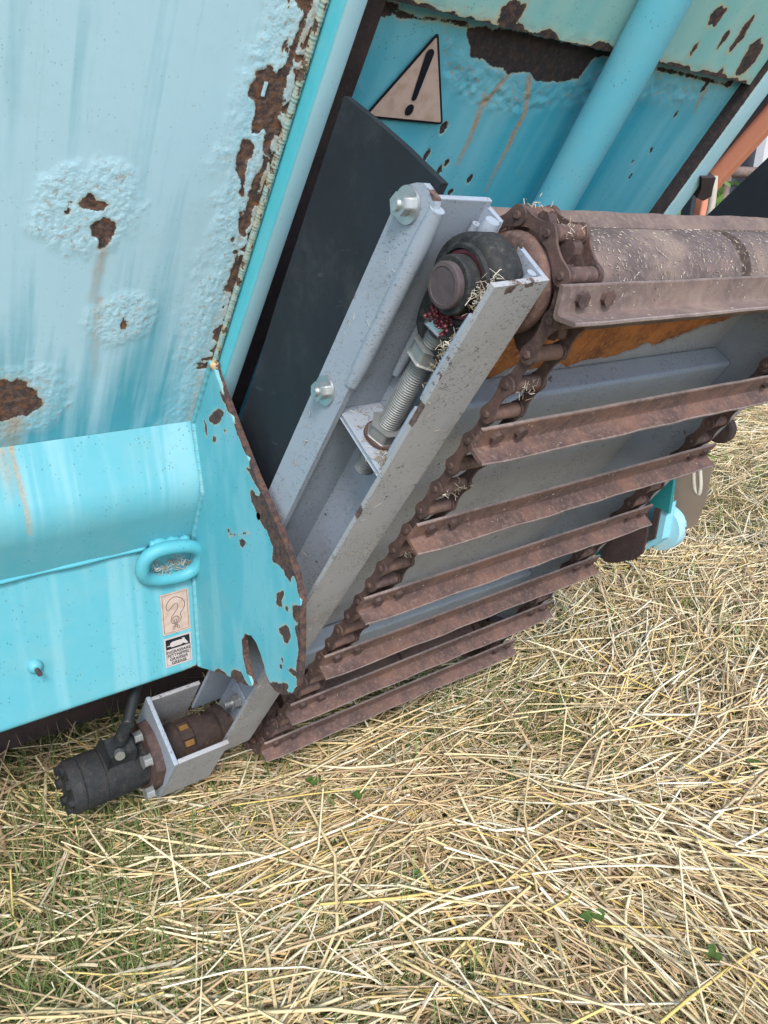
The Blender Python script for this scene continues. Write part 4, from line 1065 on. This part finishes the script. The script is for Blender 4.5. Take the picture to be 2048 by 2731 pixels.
# slats
SX0, SX1 = .550, MX-.550
def slat_mesh():
    a, b, th = -.0145, .0160, .0042; m0 = .0122
    prof = [(b, m0), (b, m0+th-.001), (b-.001, m0+th), (a+th+.004, m0+th), (a+th+.001, m0+th+.0012), (a+th, m0+th+.004), (a+th, m0+.0260), (a+th-.001, m0+.0270), (a+.001, m0+.0270), (a, m0+.0260), (a, m0+.004), (a+.0012, m0+.0012), (a+.004, m0)]
    xs = np.linspace(0, SX1-SX0, 40); V, F = [], []; m = len(prof)
    for i, x in enumerate(xs):
        for j, (t, n) in enumerate(prof):
            V.append((x, t+(vn(x*22, j*.0+3)-.5)*.0012, n+((vn(x*30, 9)-.5)*.0022 if 6 <= j <= 9 else 0)))
    for i in range(len(xs)-1):
        for j in range(m): F.append((i*m+j, i*m+(j+1) % m, (i+1)*m+(j+1) % m, (i+1)*m+j)[::-1])
    F.append(tuple(range(m))); F.append(tuple((len(xs)-1)*m+j for j in range(m))[::-1])
    return V, F
def slat_bolts():
    return [((x, .004), hexpr(.0162, .0220, .0068, (x, .004), 2, .3)) for x in (.026, .062, SX1-SX0-.062, SX1-SX0-.026)]
m_scuff = rust('scuffed_steel_edge', [(.15, .115, .105, 1), (.22, .18, .165, 1), (.28, .24, .22, 1)], orange=.2)
def scuff(o):
    o.data.materials.append(m_scuff)
    for i, pl_ in enumerate(o.data.polygons):
        if i < 39*13 and i % 13 in (6, 7, 0): pl_.material_index = 1
slat0 = None; slats_k = [-1, 3, 7, 11, 15, 19, 23, -5, -9, -13]
bolt0 = {}
for q, k in enumerate(slats_k):
    M_ = link_M(k, SX0)
    mt = m_slatdust if k in (-1, -5) else m_slat
    if q: M_ = M_ @ Matrix.Translation((rng.normal(0, .0015), 0, 0)) @ Matrix.Rotation(rng.normal(0, .012), 4, 'X') @ Matrix.Rotation(rng.normal(0, .0018), 4, 'Z') @ Matrix.Rotation(rng.normal(0, .0018), 4, 'Y')
    if q == 0: slat = mk('slat', [slat_mesh()], mt, con, M_, smooth=40); first = slat; first_dust = slat; scuff(slat)
    elif q == 1: slat = mk('slat', [slat_mesh()], mt, con, M_, smooth=40); first = slat; scuff(slat)
    else: slat = inst('slat', first_dust if k in (-1, -5) else first, con, M_)
    for i, (_, g) in enumerate(slat_bolts()):
        if i not in bolt0: bolt0[i] = mk('bolt', [g], m_chain, slat, M_, bevel=.0012)
        else: inst('bolt', bolt0[i], slat, M_)

iw = onX(1932, 1142, 1.275); iu, inn = float(-(iw-OO)@DD), float((iw-OO)@NN)
mk('idler_wheel', [lathe([(1.256, .020), (1.258, .024), (1.272, .024), (1.275, .020)], 24, c=(iu, inn))], m_darkrust, con, CM, smooth=35)
# hydraulic drive motor and its bracket
br = mk('motor_bracket', [box(.384, .3915, -1.06, -.903, -.0665, .0585)], m_grey, con, CM, bevel=.0015)
mk('bracket_wall', [box(.3918, .4815, -1.06, -.903, .0505, .0585)], m_greydirty, br, CM, bevel=.0015)
mk('bracket_wall', [box(.3918, .4815, -1.06, -.910, -.0665, -.0595)], m_greydirty, br, CM, bevel=.0015)
hm = mk('hydraulic_motor', [lathe([(.243, .0415), (.247, .0440), (.262, .0445), (.264, .0425), (.266, .0445), (.296, .0445), (.298, .0430), (.300, .0445), (.345, .0445), (.352, .042), (.366, .042)], 40, c=(-LC, 0))], m_motor, con, CM, smooth=35)
hm['label'] = 'black hydraulic motor'
for k in range(7):
    a = 2*math.pi*k/7+.2; mk('end_bolt', [hexpr(.235, .243, .0085, (-LC+.0325*math.cos(a), .0325*math.sin(a)), 0, a)], m_motor, hm, CM, bevel=.0015)
mk('motor_flange', [prism([(-LC-.062, -.02), (-LC-.05, -.045), (-LC, -.053), (-LC+.05, -.045), (-LC+.064, -.015), (-LC+.064, .015), (-LC+.05, .045), (-LC, .053), (-LC-.05, .045), (-LC-.062, .02)], .3665, .3845, 0)], m_chain, hm, CM, bevel=.003)
for u_, n_ in ((-LC+.052, -.022), (-LC-.004, .058), (-LC+.052, .022)):
    b_ = mk('flange_bolt', [hexpr(.352, .3663, .0105, (u_, n_), 0, .2)], m_zincdull, hm, CM, bevel=.0015)
mk('port_block', [prism([(-LC+.035, -.035), (-LC+.075, -.03), (-LC+.075, .004), (-LC+.035, .01)], .300, .345, 0)], m_motor, hm, CM, bevel=.004)
mk('port_fitting', [tube([(.322, -LC+.055, -.012), (.326, -LC+.085, -.018), (.335, -LC+.122, -.026)], [.011, .011, .010], 12)], m_motor, hm, CM, smooth=40)
mk('port_screw', [tube([(.318, -LC+.078, .0), (.316, -LC+.084, .008)], .008, 12)], m_zinc, hm, CM, smooth=40)
cp = mk('shaft_coupling', [lathe([(.392, .030), (.394, .034), (.408, .036), (.409, .040), (.430, .041), (.4305, .037), (.4525, .037), (.453, .041), (.476, .040), (.477, .034), (.50, .034), (.502, .042), (.520, .042)], 40, c=(-LC, 0))], m_coup, con, CM, smooth=35)
for k in range(8):
    a = 2*math.pi*k/8+.42
    v, fcs = box(.4335, .4495, -.0052, .0052, .030, .0400)
    ca, sa = math.cos(a), math.sin(a)
    mk('coupling_insert', [([(p[0], -LC+p[2]*ca-p[1]*sa, p[2]*sa+p[1]*ca) for p in v], fcs)], m_yellow, cp, CM, bevel=.001)
    v, fcs = box(.4305, .4525, -.0085, .0085, .030, .0408); a += math.pi/8; ca, sa = math.cos(a), math.sin(a)
    mk('coupling_jaw', [([(p[0], -LC+p[2]*ca-p[1]*sa, p[2]*sa+p[1]*ca) for p in v], fcs)], m_coup, cp, CM, bevel=.001)
lb = mk('bracket_bolt', [hexpr(.522, .536, .0125, (-.925, -.012), 0, .2)], m_zincdull, con, CM, bevel=.002)
mk('bolt_end', [lathe([(.508, .0065), (.522, .0072)], 14, c=(-.925, -.012))], m_zinc, lb, CM, smooth=40)
mk('lower_bearing_plate', [box(.5365, .5398, -1.05, -.9, -.04, .03)], m_grey, con, CM, bevel=.002)

# hose up to the motor
h0 = Cw(.335, -LC+.118, -.026); hs = [h0, h0+np.array([.02, .025, .02]), h0+np.array([.065, .08, .065]), h0+np.array([.12, .16, .13]), h0+np.array([.17, .28, .22])]
tag(mk('hydraulic_hose', [tube(spline(hs), .009, 12)], m_hose, None, smooth=True), 'black hydraulic hose running up from motor under the turquoise beam', 'hose')

# chaff lying on drum, slats, ledges and in corners
def chaff(name, pts, nrm, ln, rd, mat=m_straw, label=None, spread=1.0):
    n = len(pts); nrm = np.asarray(nrm, float); nrm = np.broadcast_to(nrm, (n, 3))
    t = rng.normal(0, 1, (n, 3)); t -= nrm*(t*nrm).sum(1, keepdims=True)*spread; t /= np.linalg.norm(t, axis=1, keepdims=True)
    s = np.cross(nrm, t); L = rng.uniform(ln*.4, ln, n)[:, None]; r = rng.uniform(rd*.5, rd, n)[:, None]
    c = np.asarray(pts)+nrm*r
    V = []
    for e in (-.5, .5):
        for a in (-1, 1): V.append(c+t*L*e+s*r*a)
    for e in (-.5, .5): V.append(c+t*L*e+nrm*r*1.2)
    V = np.stack(V, 1).reshape(-1, 3); i0 = np.arange(n)[:, None]*6
    F = np.concatenate([i0+np.array([0, 2, 5, 4]), i0+np.array([1, 4, 5, 3]), i0+np.array([0, 1, 3, 2])])
    col = np.array([[.62, .56, .46], [.52, .45, .34], [.70, .65, .56], [.42, .34, .24], [.34, .27, .19]])[rng.choice(5, n)]*rng.uniform(.7, 1.15, (n, 1))
    o = npmesh(name, V, F, mat, np.repeat(col, 6, 0))
    tag(o, label, 'chaff', kind='stuff'); return o
n = 1000; x = rng.uniform(.63, 1.11, n); a = rng.beta(2, 1.6, n)*2.2-.75
P = np.array([Cw(x[i], .0502*math.cos(a[i]), .0502*math.sin(a[i])) for i in range(n)])
Nv = np.array([Cw(0, math.cos(a[i]), math.sin(a[i]))-OO for i in range(n)])
chaff('drum_chaff', P, Nv, .0042, .00036, label='pale chaff bits dusting the rusty drum')
P = []; Nv = []
for k in (-1, -5, 3, 7, 11, 15, 19):
    M_ = link_M(k, SX0)
    for i in range(90 if k == -1 else 45):
        if rng.random() < .5: p = (rng.uniform(.0, SX1-SX0), rng.uniform(-.008, .015), .0166); q = (0, 0, 1)
        else: p = (rng.uniform(.0, SX1-SX0), -.0103, rng.uniform(.019, .037)); q = (0, 1, 0)
        P.append(tuple(M_ @ Vector(p))); Nv.append(tuple(M_.to_3x3() @ Vector(q)))
chaff('slat_chaff', P, np.array(Nv), .0036, .00036, label='tiny chaff bits stuck on the rusty slats')
def clump(name, c, n, sx, ln, rd, label):
    P = np.array([Cw(c[0]+rng.normal(0, sx[0]), c[1]+rng.normal(0, sx[1]), c[2]+rng.normal(0, sx[2])) for _ in range(n)])
    Nn = rng.normal(0, 1, (n, 3)); Nn /= np.linalg.norm(Nn, axis=1, keepdims=True)
    chaff(name, P, Nn, ln, rd, label=label)
clump('straw_clump', (.494, .016, .033), 200, (.005, .009, .003), .010, .0005, 'matted straw wisps caught between bearing and grey flange')
clump('straw_clump', (.497, -.055, .029), 170, (.005, .014, .004), .014, .0006, 'straw bits hanging beside the red grease under the bearing')
clump('straw_clump', (.50, -.209, .028), 170, (.010, .0015, .006), .008, .0005, 'chaff heap in the corner of the tensioner ledge')
P = np.array([Cw(rng.uniform(.486, .54), -.2110, rng.uniform(-.045, .038)) for _ in range(60)]); chaff('ledge_chaff', P, -DD, .008, .0005, label='chaff sprinkled over the tensioner ledge')
P = []; Nv = []
for _ in range(110):
    q = rng.random()
    if q < .4: P.append(Cw(rng.uniform(.484, .543), rng.uniform(-.9, -.02), .0462)); Nv.append(NN)
    elif q < .7: P.append(Cw(XL-.0078, rng.uniform(-.55, .03), rng.uniform(-.088, -.046))); Nv.append(np.array([-1., 0, 0]))
    elif q < .73: P.append(Cw(XL-.0001, rng.uniform(-.5, .03), rng.uniform(-.2, -.095))); Nv.append(np.array([-1., 0, 0]))
    else: P.append(Cw(XW-.0063, rng.uniform(-.6, -.06), rng.uniform(-.05, .03))); Nv.append(np.array([-1., 0, 0]))
chaff('frame_chaff', np.array(P), np.array(Nv), .009, .0004, label='stray chaff bits stuck to the grey frame and rubber')
for k in (0, 1, 2, 4, 6, 9): # chewed straw wound round chain rollers
    M_ = link_M(k-3 if k < 2 else k, .5630); c = M_ @ Vector((WC/2, PT/2, .004)); n = 70
    P = np.array([np.array(c)+rng.normal(0, .0045, 3)*np.array([1.8, 1, 1]) for _ in range(n)]); Nn = rng.normal(0, 1, (n, 3)); Nn /= np.linalg.norm(Nn, axis=1, keepdims=True)
    chaff('roller_chaff', P, Nn, .008, .0005, label='chewed straw packed around a chain roller')
P = []
for _ in range(90):
    t = rng.uniform(0, 1); P.append((rc[0]-.03+.065*t, BY-.004-rng.random()*.008, rc[2]-.004+rng.normal(0, .007)-.01*t))
chaff('ring_chaff', np.array(P), np.array([0, -1, 0]), .016, .0006, label='cobwebbed straw bits inside the lifting ring')

# ================================================================== BACKGROUND, upper right
def far(px, py, X): return onX(px, py, X)
def bar(name, a, b, w_, h_, mat, parent=None, upv=(0, 0, 1)):
    a = np.array(a); b = np.array(b); d = (b-a)/np.linalg.norm(b-a); s = np.cross(d, upv); s /= np.linalg.norm(s); u_ = np.cross(s, d)
    V = [p+s*i*w_/2+u_*j*h_/2 for p in (a, b) for i in (-1, 1) for j in (-1, 1)]
    return mk(name, [(V, [(0, 1, 3, 2), (4, 6, 7, 5), (0, 4, 5, 1), (2, 3, 7, 6), (0, 2, 6, 4), (1, 5, 7, 3)])], mat, parent, bevel=.003)
om = thing('orange_implement', 'orange steel implement frame with black strips beside the wagon end', 'implement', (2.1, 1.4, 0))
XO = 1.95
A0, A1 = far(1825, 600, XO), far(2300, 90, XO)
bar('orange_beam', far(1872, 490, XO), far(2240, 78, XO), .03, .078, m_orange, om)
bar('black_strip', far(1850, 482, XO-.04), far(2180, 95, XO-.04), .02, .026, m_blackp, om)
bar('orange_beam', far(1975, 290, XO+.05), far(2190, 10, XO+.05), .03, .05, m_orange, om)
bar('orange_post', far(1868, 500, XO), far(1838, 590, XO)+np.array([0, 0, -.9]), .03, .045, m_orange, om)
bar('black_strip', far(1845, 500, XO-.04), far(1812, 590, XO-.04)+np.array([0, 0, -.9]), .02, .028, m_blackp, om)
ear = [onN(a, b, NH+.0) for a, b in ((1868,470),(1905,470),(1898,495),(1893,520),(1872,532),(1855,525),(1866,500))]
mk('rusty_ear', [([Cw(x, u, NH+.004) for x, u in ear]+[Cw(x, u, NH-.012) for x, u in ear], [tuple(range(7)), tuple(range(13, 6, -1))]+[(i, (i+1) % 7, (i+1) % 7+7, i+7) for i in range(7)])], m_darkrust, wag)
tag(mk('beige_cable', [tube(spline([far(1905, 470, 1.9), far(1902, 510, 1.9), far(1897, 550, 1.9), far(1888, 590, 1.9), far(1880, 640, 1.9)]), .009, 10)], m_beige, None, smooth=True), 'beige cable hanging behind the wagon end beside the bush', 'cable')
shed = thing('board_shed', 'dark horizontal-board shed far behind the implement with white corner batten', 'shed', (7.6, 4.2, 0))
BX = Vector(far(1980, 420, 6.0)); dirx = Vector((math.sin(YAW), -math.cos(YAW), 0)); dirx.rotate(Matrix.Rotation(.12, 3, 'Z'))
sn = dirx.cross(Vector((0, 0, 1)))
b0 = None
for i in range(24):
    zc = .04+i*.135
    c = Vector((BX.x, BX.y, zc))
    Mx = Matrix(((dirx.x, sn.x, 0, c.x), (dirx.y, sn.y, 0, c.y), (0, 0, 1, c.z), (0, 0, 0, 1))) @ Matrix.Rotation(.06, 4, 'X')
    if b0 is None: b0 = mk('board', [box(-2.6, 3.2, -.012, .012, -.075, .075)], m_board, shed, Mx)
    else: inst('board', b0, shed, Mx)
cb = far(2032, 420, 5.9)
mk('corner_batten', [box(-.04, .04, -.03, .03, 0, 3.2)], m_white, shed, Matrix.Translation((cb[0], cb[1], 0)))
pv = far(1945, 458, 5.2)
pp = thing('pipe_valve', 'whitish valve with rusty pipe in front of dark shed boards', 'valve', (pv[0], pv[1], 0))
mk('rusty_pipe', [tube([pv+np.array(dirx)*d for d in (-.05, .25, .6)], .035, 12)], m_slatdust, pp, smooth=True)
mk('valve_body', [lathe([(-.09, .03), (-.05, .075), (.05, .075), (.09, .03)], 12)], m_whitest, pp, Matrix.Translation(Vector(pv-np.array(dirx)*.1)), smooth=30)
mk('stand_pipe', [tube([pv, (pv[0], pv[1], 0)], .022, 10)], m_slatdust, pp, smooth=True)
# leafy plant
def plant(name, c, n, rad, h, ls, label):
    e = thing(name, label, 'plant', (c[0], c[1], 0))
    k = n; a = rng.uniform(0, 6.28, k); r = rad*np.sqrt(rng.random(k)); z = h*rng.random(k)**.8
    base = np.stack([c[0]+r*np.cos(a), c[1]+r*np.sin(a), z], -1)
    V, F, q = blades_np(base, rng.uniform(0, 6.28, k), rng.uniform(.4, 1.5, k), rng.uniform(ls*.6, ls*1.3, k), np.full(k, ls*.55), rng.uniform(0, .9, k), 4)
    V = V.reshape(k, 4, 2, 3); m = V.mean(2, keepdims=True); V[:, 0] = m[:, 0]+(V[:, 0]-m[:, 0])*.2; V[:, 1] = m[:, 1]+(V[:, 1]-m[:, 1])*1.1
    col = np.array([[.16, .28, .06], [.10, .20, .04], [.24, .34, .10]])[rng.choice(3, k)]*rng.uniform(.8, 1.2, (k, 1))
    npmesh('leaf_mass', V.reshape(-1, 3), F, m_leaf, np.repeat(col, q, 0), parent=e)
    for i in range(7):
        t = rng.uniform(0, 6.28); mk('stem', [tube([(c[0]+.03*math.cos(t), c[1]+.03*math.sin(t), 0), (c[0]+rad*.5*math.cos(t), c[1]+rad*.5*math.sin(t), h*.9)], .006, 6)], m_leaf, e)
pb = far(1882, 570, 2.9)
plant('nettle_bush', (pb[0], pb[1]), 1100, .20, 1.19, .05, 'light green leafy bush between wagon end and beige cable')
# skirt board and rope near the far end of the conveyor
sk = [far(a, b, 1.55) for a, b in ((1800, 1270), (1900, 1240), (1885, 1330), (1858, 1400), (1815, 1420), (1795, 1380))]
tag(mk('beige_skirt_board', [([tuple(p) for p in sk]+[tuple(p+np.array([.02, .01, 0])) for p in sk], [tuple(range(6)), tuple(range(11, 5, -1))]+[(i, (i+1) % 6, (i+1) % 6+6, i+6) for i in range(6)])], m_card, None), 'weathered beige board standing in straw behind the light blue pipe', 'board')
tag(mk('white_rope', [tube(spline([far(1853, 1215, 1.5), far(1850, 1260, 1.5), far(1852, 1300, 1.5), far(1862, 1318, 1.5), far(1868, 1295, 1.5), far(1866, 1240, 1.5), far(1868, 1200, 1.5)]), .0045, 8)], m_beige, None, smooth=True), 'loop of pale rope hanging below the far slat end', 'rope')

# clover leaves in the straw
def clover(i, px, py, s, label):
    r = ray(px, py); P = CAMP+r*((.055-HC)/r[2]); e = thing('clover_plant', label, 'clover', (P[0], P[1], 0), 'green leaves in the straw')
    for k in range(3):
        a = k*2.1+i; c = np.array([P[0]+s*.8*math.cos(a), P[1]+s*.8*math.sin(a), P[2]]); pts = []
        for t in np.linspace(0, 6.283, 11)[:-1]:
            q = 1+.12*math.cos(2*t); pts.append((c[0]+s*q*math.cos(t)*.8, c[1]+s*q*math.sin(t)*.8, c[2]+.25*s*math.cos(t*2)+.003*k))
        v = [tuple(c-np.array([0, 0, s*.15]))]+pts; f = [(0, 1+j, 1+(j+1) % 10) for j in range(10)]
        o = mk('leaflet', [(v, f)], m_leaf, e, smooth=True)
        at = o.data.attributes.new('col', 'FLOAT_COLOR', 'POINT'); at.data.foreach_set('color', np.tile(np.array([.09, .18, .045, 1]), 11).astype(np.float32))
    mk('stem', [tube([(P[0], P[1], 0), tuple(P)], .0012, 5)], m_leaf, e)
for i, (px, py, s, l) in enumerate(((835, 2085, .010, 'clover leaf just below the lowest slat'), (1575, 2440, .013, 'round clover leaves in straw at lower right'), (955, 2120, .009, 'small green leaf between straw below the lowest slats'), (1110, 2340, .007, 'small clover tuft in straw at bottom centre'), (2010, 2040, .010, 'bright green leaf at the right picture edge'), (1900, 2545, .009, 'pale green leaf in straw near the lower right corner'))):
    clover(i, px, py, s, l)
print('objects', len(bpy.data.objects), 'tris', sum(len(p.vertices)-2 for m in bpy.data.meshes for p in m.polygons))
